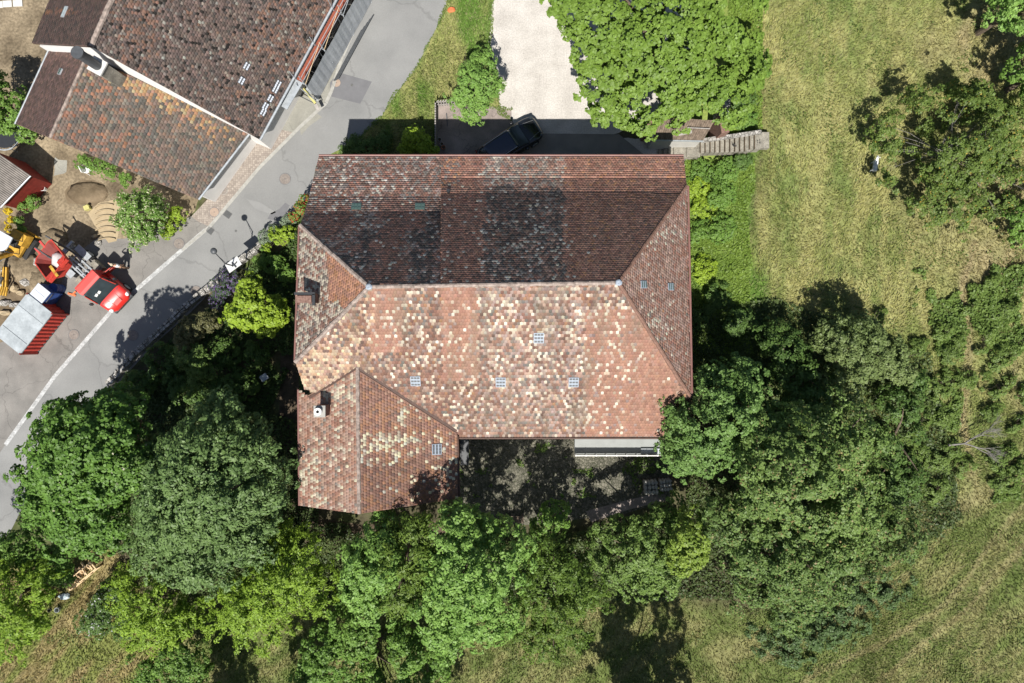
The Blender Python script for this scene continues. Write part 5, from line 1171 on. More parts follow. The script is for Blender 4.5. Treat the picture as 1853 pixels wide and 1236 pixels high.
for px, py, m_, lb, sz in ((118, 1078, 'glass_tile', 'pale turquoise tarpaulin bundle on the lawn below the rack', (.4, .22, .15)), (108, 1101, 'galvanised', 'round grey bucket standing on the lawn below the rack', (.17, .17, .2)), (92, 1103, 'black_metal', 'small black pot standing left of the grey bucket', (.12, .12, .12))):
    x, y, _ = W(px, py); mb = MB()
    if 'tarp' in lb: mb.lump((0, 0, .1), sz, 6, 12, 6, .2)
    else: mb.loft([[(r*sz[0]*math.cos(k*math.pi/8), r*sz[0]*math.sin(k*math.pi/8), z*sz[2]) for k in range(16)] for r, z in ((.8, 0), (1, 1.6), (.9, 1.6), (.75, .2))])
    tag(mb.build('tarpaulin' if 'tarp' in lb else ('bucket' if 'grey' in lb else 'plant_pot'), m_, loc=(x, y, 0)), lb, 'tarpaulin' if 'tarp' in lb else ('bucket' if 'grey' in lb else 'pot'))

# ---------------------------------------------------------------- pale goat at the edge of the meadow tree
gxx, gyy, _ = W(1582, 300, 3.2); gz_ = float(ground_z(gxx, gyy)); gt = thing('goat', 'grey and white goat standing at the edge of the meadow tree', 'goat', (gxx, gyy, gz_), math.radians(84))
v = [(-.36, 0, .62), (-.15, 0, .62), (.12, 0, .62), (.32, 0, .64), (.46, 0, .78), (.56, 0, .90), (.70, 0, .80), (-.46, 0, .70),
     (-.34, .11, .48), (-.28, .12, .30), (-.38, .12, .16), (-.36, .12, .02), (-.34, -.11, .48), (-.28, -.12, .30), (-.38, -.12, .16), (-.36, -.12, .02),
     (.28, .10, .42), (.29, .10, .22), (.28, .10, .02), (.28, -.10, .42), (.29, -.10, .22), (.28, -.10, .02)]
e = [(0, 1), (1, 2), (2, 3), (3, 4), (4, 5), (5, 6), (0, 7), (0, 8), (8, 9), (9, 10), (10, 11), (0, 12), (12, 13), (13, 14), (14, 15), (3, 16), (16, 17), (17, 18), (3, 19), (19, 20), (20, 21)]
skin_body('body', v, e, [(.17, .17), (.19, .18), (.20, .19), (.17, .15), .09, .085, .05, .03, .08, .05, .03, .03, .08, .05, .03, .03, .06, .04, .03, .06, .04, .03], 'fur_grey', gt, 2, 1)
gt.scale = (.82, .82, .82)
for s in (-1, 1): mb = MB(); mb.bar((.52, s*.04, .95), (.50, s*.17, .97), .03, 6, .012); mb.build('ear', 'cloth_white', gt); mb = MB(); mb.bar((.50, s*.03, .97), (.40, s*.05, 1.1), .015, 5, .005); mb.build('horn', 'old_concrete', gt)
# ---------------------------------------------------------------- foliage
LEAVES = [0]; LSC = .72; CRS = .74
def unit(rng, n):
    d = rng.normal(size=(n, 3)); return d/np.linalg.norm(d, axis=1, keepdims=True)
def leaf_cloud(lobes, ls, cr, dens, c1, c2, rng, stretch=1., zmin=-.25, up=.55, hole=.0, lpc=1., flat=.8, c3=None, p3=0., inner=.35, nscale=.5, asp=.5, edge=.16, depth=.75, jitd=.55, relf=.75):
    P = []; N = []; ls = ls*LSC; cr = cr*CRS; ox = rng.uniform(0, 90)
    for li, (x, y, z, rx, ry, rz) in enumerate(lobes):
        area = 4*math.pi*(((rx*ry)**1.6+(rx*rz)**1.6+(ry*rz)**1.6)/3)**(1/1.6)*(.5-zmin*.5)
        n = max(4, int(area/(cr*cr*2.5)*dens)); n2 = int(n*inner)
        d = unit(rng, int((n+n2)*2.4)); d = d[d[:, 2] > zmin][:n+n2]
        # uneven outline: radius follows noise over direction
        bump = 1+edge*2*(fbm(d[:, 0]*2.3+li*7+x, d[:, 1]*2.3+d[:, 2]*1.7+y, 7, 3)-.5)
        u = rng.uniform(.80, 1.03, len(d)); u[n:] = rng.uniform(.3, .78, max(0, len(d)-n)); u = u*bump
        q0 = np.array([x, y, z])+d*np.array([rx, ry, rz])
        rel_ = fbm(q0[:, 0]*relf+ox, q0[:, 1]*relf+q0[:, 2]*relf*.7, 5, 2)
        rm = (rx+ry+rz)/3
        u = u-(depth*smooth(.62, .38, rel_)+jitd*rng.random(len(d))**1.5)*min(1., rm/1.6)/rm+.34*min(1., rm/1.6)/rm
        p = np.array([x, y, z])+d*np.array([rx, ry, rz])*u[:, None]
        nn = d/np.array([rx, ry, rz]); nn /= np.linalg.norm(nn, axis=1, keepdims=True)
        keep = np.ones(len(p), bool)
        for lj, (a, b, c, ra, rb, rc) in enumerate(lobes):
            if lj != li:
                q = np.sqrt(((p[:, 0]-a)/ra)**2+((p[:, 1]-b)/rb)**2+((p[:, 2]-c)/rc)**2); keep &= q > .62
        if hole > 0: keep &= fbm(p[:, 0]*nscale+11, p[:, 1]*nscale+p[:, 2]*.3, 19, 2) > hole
        P.append(p[keep]); N.append(nn[keep])
    P = np.concatenate(P); N = np.concatenate(N); nc = len(P)
    K = max(6, int(lpc*2*math.pi*cr*cr*.8/(ls*ls*.55)))
    crs = cr*rng.uniform(.65, 1.3, nc)
    ci = np.repeat(np.arange(nc), K); n = len(ci)
    d = unit(rng, n); s = (d*N[ci]).sum(1); fl = s < -.15; d[fl] -= 2*s[fl, None]*N[ci][fl]
    rr = crs[ci]*rng.uniform(.45, 1., n)**.7
    along = (d*N[ci]).sum(1, keepdims=True)*N[ci]
    off = d-along*(1-flat)
    if stretch != 1.:
        T = N.copy(); T[:, 2] *= .3; T += rng.normal(scale=.35, size=T.shape); T /= np.linalg.norm(T, axis=1, keepdims=True)
        t = (off*T[ci]).sum(1, keepdims=True)*T[ci]; off = (off-t)/math.sqrt(stretch)+t*stretch
    c = P[ci]+off*rr[:, None]
    nrm = d*.55+N[ci]*.35+np.array([0, 0, up])+rng.normal(scale=.38, size=(n, 3)); nrm /= np.linalg.norm(nrm, axis=1, keepdims=True)
    tg = np.cross(nrm, unit(rng, n)); tg /= np.linalg.norm(tg, axis=1, keepdims=True)+1e-9
    if stretch != 1.: tg = tg*.5+T[ci]; tg -= (tg*nrm).sum(1, keepdims=True)*nrm; tg /= np.linalg.norm(tg, axis=1, keepdims=True)+1e-9
    sd = np.cross(nrm, tg); L = ls*rng.uniform(.55, 1.15, n)[:, None]*.62; Wd = L*asp*1.25
    V = np.stack([c-tg*L, c+sd*Wd+nrm*L*.18, c+tg*L, c-sd*Wd+nrm*L*.18], 1).reshape(-1, 3)
    tcl = rng.random(nc)*.65+.35*fbm(P[:, 0]*.7, P[:, 1]*.7, 3, 2); t = np.clip(tcl[ci]*.65+rng.random(n)*.35, 0, 1)
    col = mix(c1, c2, t)*(1+rng.uniform(-.16, .16, (n, 1)))
    if c3 is not None:
        m = rng.random(n) < p3*(tcl[ci]*1.6); col[m] = np.array(c3)*(1+rng.uniform(-.15, .15, (int(m.sum()), 1)))
    LEAVES[0] += n
    return V, col, P
def plant(name, label, cat, lobes_px, ls=.2, cr=.55, dens=1., c1=(.05, .10, .02), c2=(.09, .16, .03), seed=0, trunk=.16, base=None, group=None, crown='crown', twig=0, mtrunk='bark', **kw):
    """lobes_px: (px, py, z, radius_px, height_radius[, radius_y_px])  - where each mass of the crown is seen in the photo and how high it stands"""
    rng = np.random.default_rng(seed); lobes = []
    for l in lobes_px:
        px, py, z, r, rz = l[:5]; x, y, _ = W(px, py, z); k = (H-z)/F; ry = l[5] if len(l) > 5 else r
        lobes.append((x, y, z, r*k, ry*k, rz))
    wts = [l[3]*l[4] for l in lobes]; bx_ = sum(l[0]*w_ for l, w_ in zip(lobes, wts))/sum(wts); by_ = sum(l[1]*w_ for l, w_ in zip(lobes, wts))/sum(wts)
    if base: bx_, by_ = W(*base, 0)[:2]
    bz = float(ground_z(bx_, by_))
    root = thing(name, label, cat, (bx_, by_, bz), 0, group)
    V, col, P = leaf_cloud(lobes, ls, cr, dens, c1, c2, rng, **kw)
    V = V-np.array([bx_, by_, bz]); n = len(col)
    np_mesh(crown, V, np.arange(n*4), 4, col, 'leaves', root)
    # trunk and limbs
    rg = random.Random(seed); mb = MB(); zt = sum(l[2] for l in lobes)/len(lobes)-bz
    prev = Vector((0, 0, -.1)); r0 = trunk; segs = 4; pts = [prev]
    for i in range(1, segs+1): pts.append(Vector((rg.uniform(-.12, .12)*trunk*4, rg.uniform(-.12, .12)*trunk*4, zt*.8*i/segs)))
    for i in range(segs): mb.bar(pts[i], pts[i+1], r0*(1-.13*i), 8, r0*(1-.13*(i+1)), cap=False)
    k = min(len(P), 9+twig)
    for j in rng.choice(len(P), k, replace=False):
        e_ = Vector(P[j])-Vector((bx_, by_, bz)); s_ = pts[rg.randint(2, segs)]; mid = s_.lerp(e_, .5)+Vector((rg.uniform(-.2, .2), rg.uniform(-.2, .2), .25))
        mb.bar(s_, mid, r0*.42, 6, r0*.26, cap=False); mb.bar(mid, e_, r0*.26, 6, r0*.07, cap=False)
        if twig:
            for _ in range(3): q_ = e_+Vector((rg.uniform(-1, 1), rg.uniform(-1, 1), rg.uniform(-.1, .5)))*.8; mb.bar(mid.lerp(e_, .6), q_, r0*.12, 4, r0*.03, cap=False)
    mb.build('trunk' if crown == 'crown' else 'stem', mtrunk, root)
    return root

G_MAPLE = dict(c1=(.105, .180, .026), c2=(.205, .315, .052))
G_YEL = dict(c1=(.175, .27, .022), c2=(.32, .44, .045))
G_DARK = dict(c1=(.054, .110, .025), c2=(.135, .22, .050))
G_BLUE = dict(c1=(.075, .135, .040), c2=(.185, .28, .090))
G_MID = dict(c1=(.088, .175, .031), c2=(.195, .325, .060))
G_FEA = dict(c1=(.125, .215, .022), c2=(.285, .42, .048))
G_OLV = dict(c1=(.090, .155, .036), c2=(.21, .305, .082))
G_PALE = dict(c1=(.115, .225, .042), c2=(.26, .415, .095))

# large maple over the driveway
plant('maple_tree', 'huge bright green maple spreading over the driveway at the top', 'tree', [(1200, 70, 6.8, 115, 3.2), (1090, 20, 6.5, 98, 2.8), (1290, 30, 6.3, 98, 2.8), (1095, 120, 5.2, 72, 2.0), (1170, 165, 4.8, 80, 2.0), (1290, 140, 5., 88, 2.2), (1120, 195, 3.6, 46, 1.3), (1235, 178, 4.2, 56, 1.2), (1340, 90, 4.4, 52, 2.0), (1200, -60, 7., 150, 3.2)],
      ls=.205, cr=.44, seed=1, trunk=.38, hole=.30, lpc=.95, asp=.8, up=1.0, edge=.10, inner=.25, **G_MAPLE)
plant('pear_tree', 'small grey green fruit tree between the verge and the driveway', 'tree', [(862, 140, 2.9, 42, 1.2), (835, 155, 2.6, 36, 1.1), (885, 165, 2.4, 26, .9), (855, 188, 2.2, 34, .8), (868, 112, 2.6, 26, .9)], ls=.15, cr=.30, seed=2, trunk=.10, hole=.30, twig=6, **G_PALE)
plant('shrub', 'bright yellow green shrub beside the picket fence', 'shrub', [(745, 248, 1.3, 22, .8), (768, 262, 1.1, 22, .7), (735, 268, .9, 20, .6), (785, 272, .8, 14, .5)], ls=.17, cr=.26, seed=3, trunk=.05, crown='foliage', **G_YEL)
plant('shrub', 'dark low shrub at the farmhouse north-west corner', 'shrub', [(640, 262, .6, 22, .5), (665, 268, .7, 20, .5), (690, 260, .6, 24, .5), (622, 272, .5, 12, .4)], ls=.14, cr=.24, seed=4, trunk=.04, crown='foliage', **G_DARK)
plant('flowering_bush', 'cream flowering bush between the annexe and the forecourt', 'bush', [(252, 392, 2.0, 42, 1.2), (232, 400, 1.7, 28, 1.0), (280, 388, 1.7, 28, 1.), (250, 425, 1.3, 26, .8), (262, 365, 1.8, 22, 1.0)], ls=.16, cr=.28, seed=5, trunk=.09, crown='foliage', stretch=1.5, c3=(.50, .52, .32), p3=.22, **G_MID)
plant('shrub', 'low green shrub at the lower corner of the annexe', 'shrub', [(308, 405, .8, 16, .5), (322, 390, .8, 16, .5), (300, 420, .6, 12, .4)], ls=.14, cr=.22, seed=6, trunk=.04, crown='foliage', **G_YEL)
plant('maple_tree', 'small yellow green maple between the stone wall and the farmhouse', 'tree', [(458, 548, 3.6, 42, 1.5), (478, 562, 3.1, 38, 1.2), (437, 570, 2.9, 34, 1.2), (455, 520, 3.2, 28, 1.0), (480, 590, 2.3, 26, .9), (500, 550, 2.7, 20, .9)], ls=.20, cr=.34, seed=7, trunk=.12, asp=.8, hole=.22, **G_YEL)
plant('shrub', 'olive brown shrub beside the stone wall', 'shrub', [(350, 600, 2.2, 26, 1.0), (380, 585, 2.2, 22, .9), (335, 622, 1.9, 20, .8)], ls=.13, cr=.26, seed=8, trunk=.06, crown='foliage', c1=(.09, .10, .04), c2=(.19, .18, .08))
plant('shrub', 'feathery green shrub below the olive brown one', 'shrub', [(348, 652, 2.4, 26, 1.0), (372, 668, 2.1, 20, .8), (330, 640, 1.9, 16, .7), (358, 690, 1.6, 14, .6)], ls=.16, cr=.30, seed=9, trunk=.06, crown='foliage', stretch=1.8, **G_OLV)
plant('shrub', 'purple flowering shrub on the stone wall', 'shrub', [(405, 520, 1.2, 22, .6), (420, 505, 1.1, 16, .6), (395, 540, 1.0, 18, .5)], ls=.10, cr=.20, seed=10, trunk=.03, crown='foliage', c1=(.05, .085, .045), c2=(.10, .15, .085), c3=(.22, .12, .36), p3=.28)
plant('shrub', 'silvery shrub on the wall by the upper garden', 'shrub', [(485, 430, .8, 15, .5), (520, 398, .9, 14, .5), (500, 415, .8, 12, .5)], ls=.10, cr=.20, seed=11, trunk=.03, crown='foliage', c1=(.13, .18, .10), c2=(.26, .32, .22))
plant('rose_bush', 'red flowering rose bush at the north-west roof corner', 'bush', [(545, 378, 1.5, 12, .7), (532, 392, 1.2, 12, .6), (552, 362, 1.6, 8, .6)], ls=.13, cr=.20, seed=12, trunk=.03, crown='foliage', c3=(.42, .03, .03), p3=.30, **G_MID)
plant('shrub', 'light green shrub between the roses and the garden', 'shrub', [(505, 430, 1.0, 16, .6), (520, 420, 1.0, 12, .6), (483, 448, .9, 12, .5)], ls=.15, cr=.22, seed=13, trunk=.03, crown='foliage', **G_YEL)
plant('shrub', 'dark green shrub in the shadow north of the yellow maple', 'shrub', [(500, 480, 1.0, 24, .6), (480, 468, .9, 18, .5), (520, 500, .9, 20, .6)], ls=.16, cr=.26, seed=14, trunk=.04, crown='foliage', **G_MID)
for i, (px, py, r) in enumerate(((290, 655, 30), (330, 700, 34), (400, 640, 30), (430, 690, 32), (250, 690, 24), (390, 720, 34), (460, 640, 24))):
    lb = ['dark shrub just inside the lower end of the stone wall', 'dark shrub between the stone wall and the blue green tree', 'dark shrub below the small yellow green maple', 'dark shrub left of the small grey garden table', 'dark shrub at the bottom end of the stone wall', 'dark shrub against the north side of the blue green tree', 'low dark shrub just above the garden table'][i]
    plant('garden_shrub', lb, 'shrub', [(px, py, 1.0, r, .8), (px+r*.6, py+8, .8, r*.6, .6)], ls=.18, cr=.34, seed=20+i, trunk=.05, crown='foliage', group='dark shrubs in the west garden', **G_DARK)
plant('chestnut_tree', 'big round chestnut with whitish flowers beside the road', 'tree', [(160, 800, 9.0, 98, 2.8), (110, 850, 8.2, 70, 2.2), (200, 760, 8.2, 66, 2.2), (150, 900, 7.4, 88, 2.0), (225, 840, 8.6, 70, 2.2), (90, 900, 6.6, 48, 1.6), (120, 950, 5.6, 52, 1.5), (195, 955, 5.8, 50, 1.5), (120, 770, 7.4, 50, 1.6)],
      ls=.24, cr=.44, seed=31, trunk=.36, asp=.6, hole=.12, inner=.9, c3=(.50, .48, .36), p3=.006, c1=(.070, .145, .025), c2=(.155, .285, .050))
plant('walnut_tree', 'big blue green tree between the chestnut and the farmhouse wing', 'tree', [(370, 860, 9.2, 112, 3.0), (320, 920, 8.0, 92, 2.4), (430, 900, 8.0, 92, 2.6), (460, 830, 8.0, 66, 2.2), (370, 980, 6.6, 88, 2.0), (300, 990, 5.6, 60, 1.6), (450, 960, 6.4, 66, 1.8), (300, 830, 7.6, 64, 2.0), (400, 780, 7.6, 62, 1.8), (345, 1010, 5.2, 50, 1.4)],
      ls=.24, cr=.42, seed=32, trunk=.36, asp=.45, stretch=1.5, hole=.15, inner=.7, jitd=.75, **G_BLUE)
def feather(label, lobes, seed, cat='tree', name='hornbeam_tree', **kw):
    a = dict(G_FEA); a.update(kw)
    return plant(name, label, cat, lobes, ls=.20, cr=.42, seed=seed, trunk=.16, stretch=2.1, asp=.42, hole=.28, **a)
feather('feathery yellow green tree below the blue green tree, left one', [(290, 1085, 4.8, 62, 2.2), (255, 1060, 4.2, 42, 1.6), (330, 1110, 3.8, 46, 1.5), (270, 1130, 3.0, 46, 1.2)], 41)
feather('feathery yellow green tree just below the farmhouse wing corner', [(520, 1050, 5.2, 72, 2.4), (465, 1080, 4.6, 56, 2.0), (565, 1060, 4.6, 48, 1.8), (480, 1120, 3.6, 58, 1.4), (420, 1100, 3.6, 46, 1.4), (540, 1000, 4.8, 44, 1.6), (515, 960, 4.2, 32, 1.3)], 42)
feather('feathery green tree at the lower left edge', [(20, 1090, 4.8, 66, 2.2), (45, 1050, 4.2, 48, 1.8), (20, 1140, 3.6, 50, 1.4), (65, 1120, 3.2, 34, 1.2), (-20, 1050, 4.5, 60, 1.8)], 43)
plant('dark_tree', 'dark tree under the chestnut at the left edge', 'tree', [(45, 1005, 3.4, 46, 1.4), (90, 1010, 3.0, 40, 1.2), (10, 990, 3.2, 34, 1.2), (110, 1040, 2.2, 30, .9)], ls=.20, cr=.38, seed=44, trunk=.12, **G_MID)
plant('flowering_shrub', 'dark shrub with scattered white flowers on the lower left lawn', 'shrub', [(185, 1110, 1.5, 36, 1.0), (205, 1085, 1.4, 30, .9), (165, 1125, 1.1, 28, .7), (225, 1130, 1.0, 22, .7)], ls=.16, cr=.30, seed=45, trunk=.06, crown='foliage', c3=(.6, .62, .6), p3=.05, **G_DARK)
plant('green_tree', 'fresh green tree below the gable of the wing', 'tree', [(690, 1020, 7.6, 56, 2.4), (650, 1050, 6.4, 46, 1.9), (680, 1085, 5.0, 46, 1.6), (700, 970, 6.6, 46, 1.8), (640, 1010, 5.6, 34, 1.4)], ls=.22, cr=.40, seed=46, trunk=.20, hole=.22, **G_PALE)
feather('feathery olive tree between the two fresh green trees', [(735, 1010, 9.0, 50, 2.4), (755, 955, 8.8, 34, 1.8), (725, 1065, 6.4, 38, 1.8), (715, 960, 7.4, 30, 1.5)], 47, c1=(.075, .13, .022), c2=(.17, .25, .040))
plant('green_tree', 'large fresh green tree below the shaded patio', 'tree', [(850, 1040, 8.6, 88, 2.8), (820, 980, 8.8, 58, 2.2), (900, 1000, 8.0, 62, 2.2), (800, 1090, 6.6, 60, 2.0), (880, 1110, 6.2, 66, 2.0), (826, 932, 8.6, 30, 1.5), (880, 950, 7.6, 34, 1.6), (810, 1140, 4.6, 46, 1.4)], ls=.22, cr=.40, seed=48, trunk=.28, hole=.25, **G_PALE)
feather('feathery green tree right of the large fresh green one', [(1010, 1070, 6.4, 66, 2.4), (990, 1015, 6.6, 46, 2.0), (1040, 1110, 4.2, 52, 1.7), (990, 1140, 3.4, 56, 1.4), (1050, 1060, 4.4, 40, 1.6)], 49, c1=(.07, .13, .022), c2=(.155, .235, .038))
plant('shrub', 'dark round shrub at the patio edge in shade', 'shrub', [(1000, 935, 2.6, 36, 1.0), (985, 955, 2.0, 24, .8)], ls=.2, cr=.34, seed=50, trunk=.08, crown='foliage', **G_MID)
plant('green_tree', 'light green tree with yellow patches below the terrace', 'tree', [(1165, 985, 4.6, 66, 1.6), (1130, 1010, 4.0, 56, 1.4), (1200, 1020, 4.2, 60, 1.5), (1110, 965, 3.4, 38, 1.1), (1200, 930, 3.8, 36, 1.2), (1085, 1000, 3.4, 30, 1.1), (1160, 1040, 3.4, 46, 1.1)], ls=.20, cr=.38, seed=51, trunk=.22, hole=.25, c1=(.09, .165, .03), c2=(.20, .29, .075))
plant('yellow_tree', 'yellow green tree top just right of the patched green tree', 'tree', [(1245, 975, 6.6, 36, 1.5), (1255, 940, 6.2, 24, 1.2), (1235, 1000, 5.6, 30, 1.3), (1260, 1005, 5.4, 22, 1.0)], ls=.22, cr=.38, seed=52, trunk=.16, c1=(.13, .21, .028), c2=(.27, .36, .065), hole=.25)
plant('broad_tree', 'round green tree touching the south-east roof corner', 'tree', [(1300, 745, 7.6, 86, 2.8), (1280, 800, 6.8, 72, 2.2), (1350, 760, 7.0, 62, 2.2), (1250, 770, 6.6, 50, 1.8), (1290, 690, 6.8, 56, 1.8), (1340, 690, 6.6, 46, 1.8), (1230, 820, 5.4, 34, 1.4)], ls=.21, cr=.38, seed=53, trunk=.28, hole=.27, depth=1.0, jitd=.75, c1=(.085, .165, .038), c2=(.19, .31, .082))
plant('broad_tree', 'widest dark green tree in the grove right of the patio', 'tree', [(1450, 860, 9.6, 112, 3.0), (1540, 800, 8.6, 72, 2.4), (1400, 800, 8.2, 62, 2.2), (1500, 920, 8.0, 92, 2.4), (1380, 900, 7.6, 72, 2.2), (1560, 870, 7.4, 52, 1.8), (1480, 760, 8.2, 52, 1.8)], ls=.20, cr=.38, seed=54, trunk=.34, hole=.31, depth=1.1, jitd=.8, c3=(.26, .22, .09), p3=.06, **G_OLV)
plant('broad_tree', 'olive green tree at the lower side of the grove', 'tree', [(1430, 1000, 7.2, 92, 2.4), (1360, 1000, 6.6, 62, 2.0), (1520, 1000, 6.6, 80, 2.0), (1320, 940, 6.6, 56, 2.0), (1600, 960, 5.6, 60, 1.8), (1450, 1070, 4.8, 80, 1.6), (1370, 1070, 4.4, 56, 1.4)], ls=.19, cr=.38, seed=55, trunk=.28, hole=.31, depth=1.1, jitd=.8, c3=(.24, .19, .08), p3=.05, c1=(.085, .145, .036), c2=(.18, .27, .075))
plant('broad_tree', 'light green tree at the upper side of the grove facing the meadow', 'tree', [(1540, 640, 5.6, 58, 1.8), (1500, 610, 5., 40, 1.5), (1590, 640, 5.0, 40, 1.5), (1560, 600, 4.6, 30, 1.2), (1520, 690, 4.6, 40, 1.4), (1620, 670, 4.4, 34, 1.3)], ls=.19, cr=.36, seed=56, trunk=.18, hole=.28, twig=4, c1=(.11, .16, .048), c2=(.21, .27, .095))
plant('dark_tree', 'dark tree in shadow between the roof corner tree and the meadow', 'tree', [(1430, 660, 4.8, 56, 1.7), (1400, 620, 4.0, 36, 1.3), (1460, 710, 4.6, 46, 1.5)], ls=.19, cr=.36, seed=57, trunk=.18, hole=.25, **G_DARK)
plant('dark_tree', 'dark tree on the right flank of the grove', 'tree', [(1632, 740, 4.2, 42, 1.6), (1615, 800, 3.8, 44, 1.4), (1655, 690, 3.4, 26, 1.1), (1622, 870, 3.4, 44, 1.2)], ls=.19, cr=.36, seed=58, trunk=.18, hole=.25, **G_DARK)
plant('scrub_bush', 'grey green scrub sprawling at the bottom of the grove', 'bush', [(1450, 1130, 2.4, 66, 1.4), (1520, 1100, 2.4, 62, 1.3), (1390, 1140, 1.8, 44, 1.0), (1590, 1060, 2.2, 56, 1.2), (1640, 1010, 2.0, 46, 1.1), (1670, 960, 1.8, 40, 1.0)], ls=.16, cr=.34, seed=59, trunk=.08, crown='foliage', hole=.30, c1=(.065, .12, .035), c2=(.135, .205, .075))
plant('dark_tree', 'dark tree in shade below the fresh green trees', 'tree', [(655, 1150, 3.8, 72, 1.8), (725, 1180, 3.6, 66, 1.6), (590, 1190, 3.4, 58, 1.5), (680, 1225, 3.2, 80, 1.5), (785, 1210, 3.0, 46, 1.3), (560, 1230, 2.8, 40, 1.2)], ls=.22, cr=.40, seed=60, trunk=.16, hole=.25, **G_MID)
plant('dark_tree', 'thin dark sapling on the lawn at the bottom left', 'tree', [(330, 1205, 2.8, 60, 1.5), (265, 1225, 2.4, 46, 1.2), (390, 1225, 2.2, 36, 1.1)], ls=.17, cr=.32, seed=61, trunk=.08, hole=.36, **G_MID)
plant('apple_tree', 'wide gnarled dark green tree standing in the meadow at the right', 'tree', [(1720, 250, 5.6, 112, 1.9), (1640, 300, 4.8, 70, 1.4), (1790, 230, 5.6, 84, 1.8), (1700, 350, 4.8, 78, 1.3), (1620, 240, 4.9, 56, 1.3), (1800, 330, 3.8, 66, 1.4), (1670, 215, 4.2, 46, 1.3), (1760, 180, 4.2, 50, 1.4)], ls=.17, cr=.36, seed=62, trunk=.05, hole=.36, twig=34, mtrunk='pale_branch', inner=.2, c3=(.34, .26, .05), p3=.03, c1=(.075, .125, .024), c2=(.18, .25, .055))
plant('broad_tree', 'green tree cut off by the upper right corner', 'tree', [(1830, 0, 7, 56, 2.0), (1890, -10, 8., 80, 2.5)], ls=.22, cr=.40, seed=63, trunk=.2, **G_PALE)
plant('broad_tree', 'green tree cut off by the right edge above the gnarled tree', 'tree', [(1900, 110, 6.5, 66, 2.2), (1880, 160, 6., 46, 1.8)], ls=.22, cr=.40, seed=64, trunk=.2, **G_MID)
plant('shrub', 'dark bush at the right edge below the gnarled tree', 'bush', [(1850, 400, 4.6, 30, .8), (1860, 430, 4.4, 26, .7)], ls=.18, cr=.30, seed=65, trunk=.05, crown='foliage', **G_MID)
plant('bush', 'dark bush hiding under the annexe roof at the left edge', 'bush', [(10, 190, 2.2, 34, 1.2), (35, 215, 1.6, 26, 1.0), (15, 225, 1.4, 20, .8), (50, 240, 1.0, 16, .6), (-20, 160, 3, 40, 1.6)], ls=.20, cr=.34, seed=66, trunk=.08, crown='foliage', **G_MID)
plant('flowering_shrub', 'bright yellow flowering broom at the left edge', 'shrub', [(16, 382, .9, 9, .4), (22, 400, .9, 9, .4), (18, 415, .8, 6, .3)], ls=.12, cr=.16, seed=67, trunk=.03, crown='foliage', c1=(.55, .40, .02), c2=(.72, .56, .03))
plant('shrub', 'green shrub right of the yellow flowering broom', 'shrub', [(34, 400, .8, 11, .5), (40, 415, .7, 10, .4), (44, 372, .7, 14, .5), (60, 362, .7, 12, .5)], ls=.13, cr=.20, seed=68, trunk=.03, crown='foliage', **G_MID)
plant('shrub', 'green shrub strip against the annexe lower eave', 'shrub', [(150, 290, .6, 14, .4), (175, 298, .7, 14, .5), (200, 312, .7, 16, .5), (228, 322, .7, 14, .5)], ls=.13, cr=.20, seed=69, trunk=.03, crown='foliage', **G_MID)
# bank east of the house
BK = [(1275, 310, 28, G_MID, 'green shrub below the stone landing on the bank'), (1320, 300, 26, G_MID, 'green shrub below the middle of the stone steps'), (1345, 285, 18, G_DARK, 'darker shrub near the top of the stone steps'), (1275, 370, 24, G_YEL, 'yellow green shrub midway down the bank'),
      (1265, 335, 18, G_YEL, 'small yellow green shrub near the north-east roof corner'), (1310, 350, 26, G_MID, 'green shrub in the middle of the bank'), (1270, 420, 20, G_MID, 'green shrub by the east eave on the bank'), (1310, 410, 24, G_MID, 'green shrub on the bank right of the yellow ones'), (1275, 485, 22, G_YEL, 'yellow green shrub at the lower end of the bank'),
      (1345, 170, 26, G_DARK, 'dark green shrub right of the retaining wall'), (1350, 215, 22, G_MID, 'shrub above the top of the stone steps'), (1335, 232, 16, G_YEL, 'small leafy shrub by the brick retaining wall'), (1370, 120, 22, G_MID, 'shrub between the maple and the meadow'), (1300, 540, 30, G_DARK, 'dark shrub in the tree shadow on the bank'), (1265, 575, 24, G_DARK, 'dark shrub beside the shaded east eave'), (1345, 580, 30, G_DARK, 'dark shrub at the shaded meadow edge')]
for i, (px, py, r, g_, lb) in enumerate(BK):
    x, y, _ = W(px, py, 1.5); z = float(ground_z(x, y))
    plant('bank_shrub', lb, 'shrub', [(px, py, z+.35, r, .45), (px+r*.6, py+r*.3, z+.3, r*.6, .35), (px-r*.5, py+r*.5, z+.2, r*.6, .3)], ls=.15, cr=.24, seed=80+i, trunk=.03, crown='foliage', group='shrubs on the bank east of the farmhouse', up=.9, **g_)
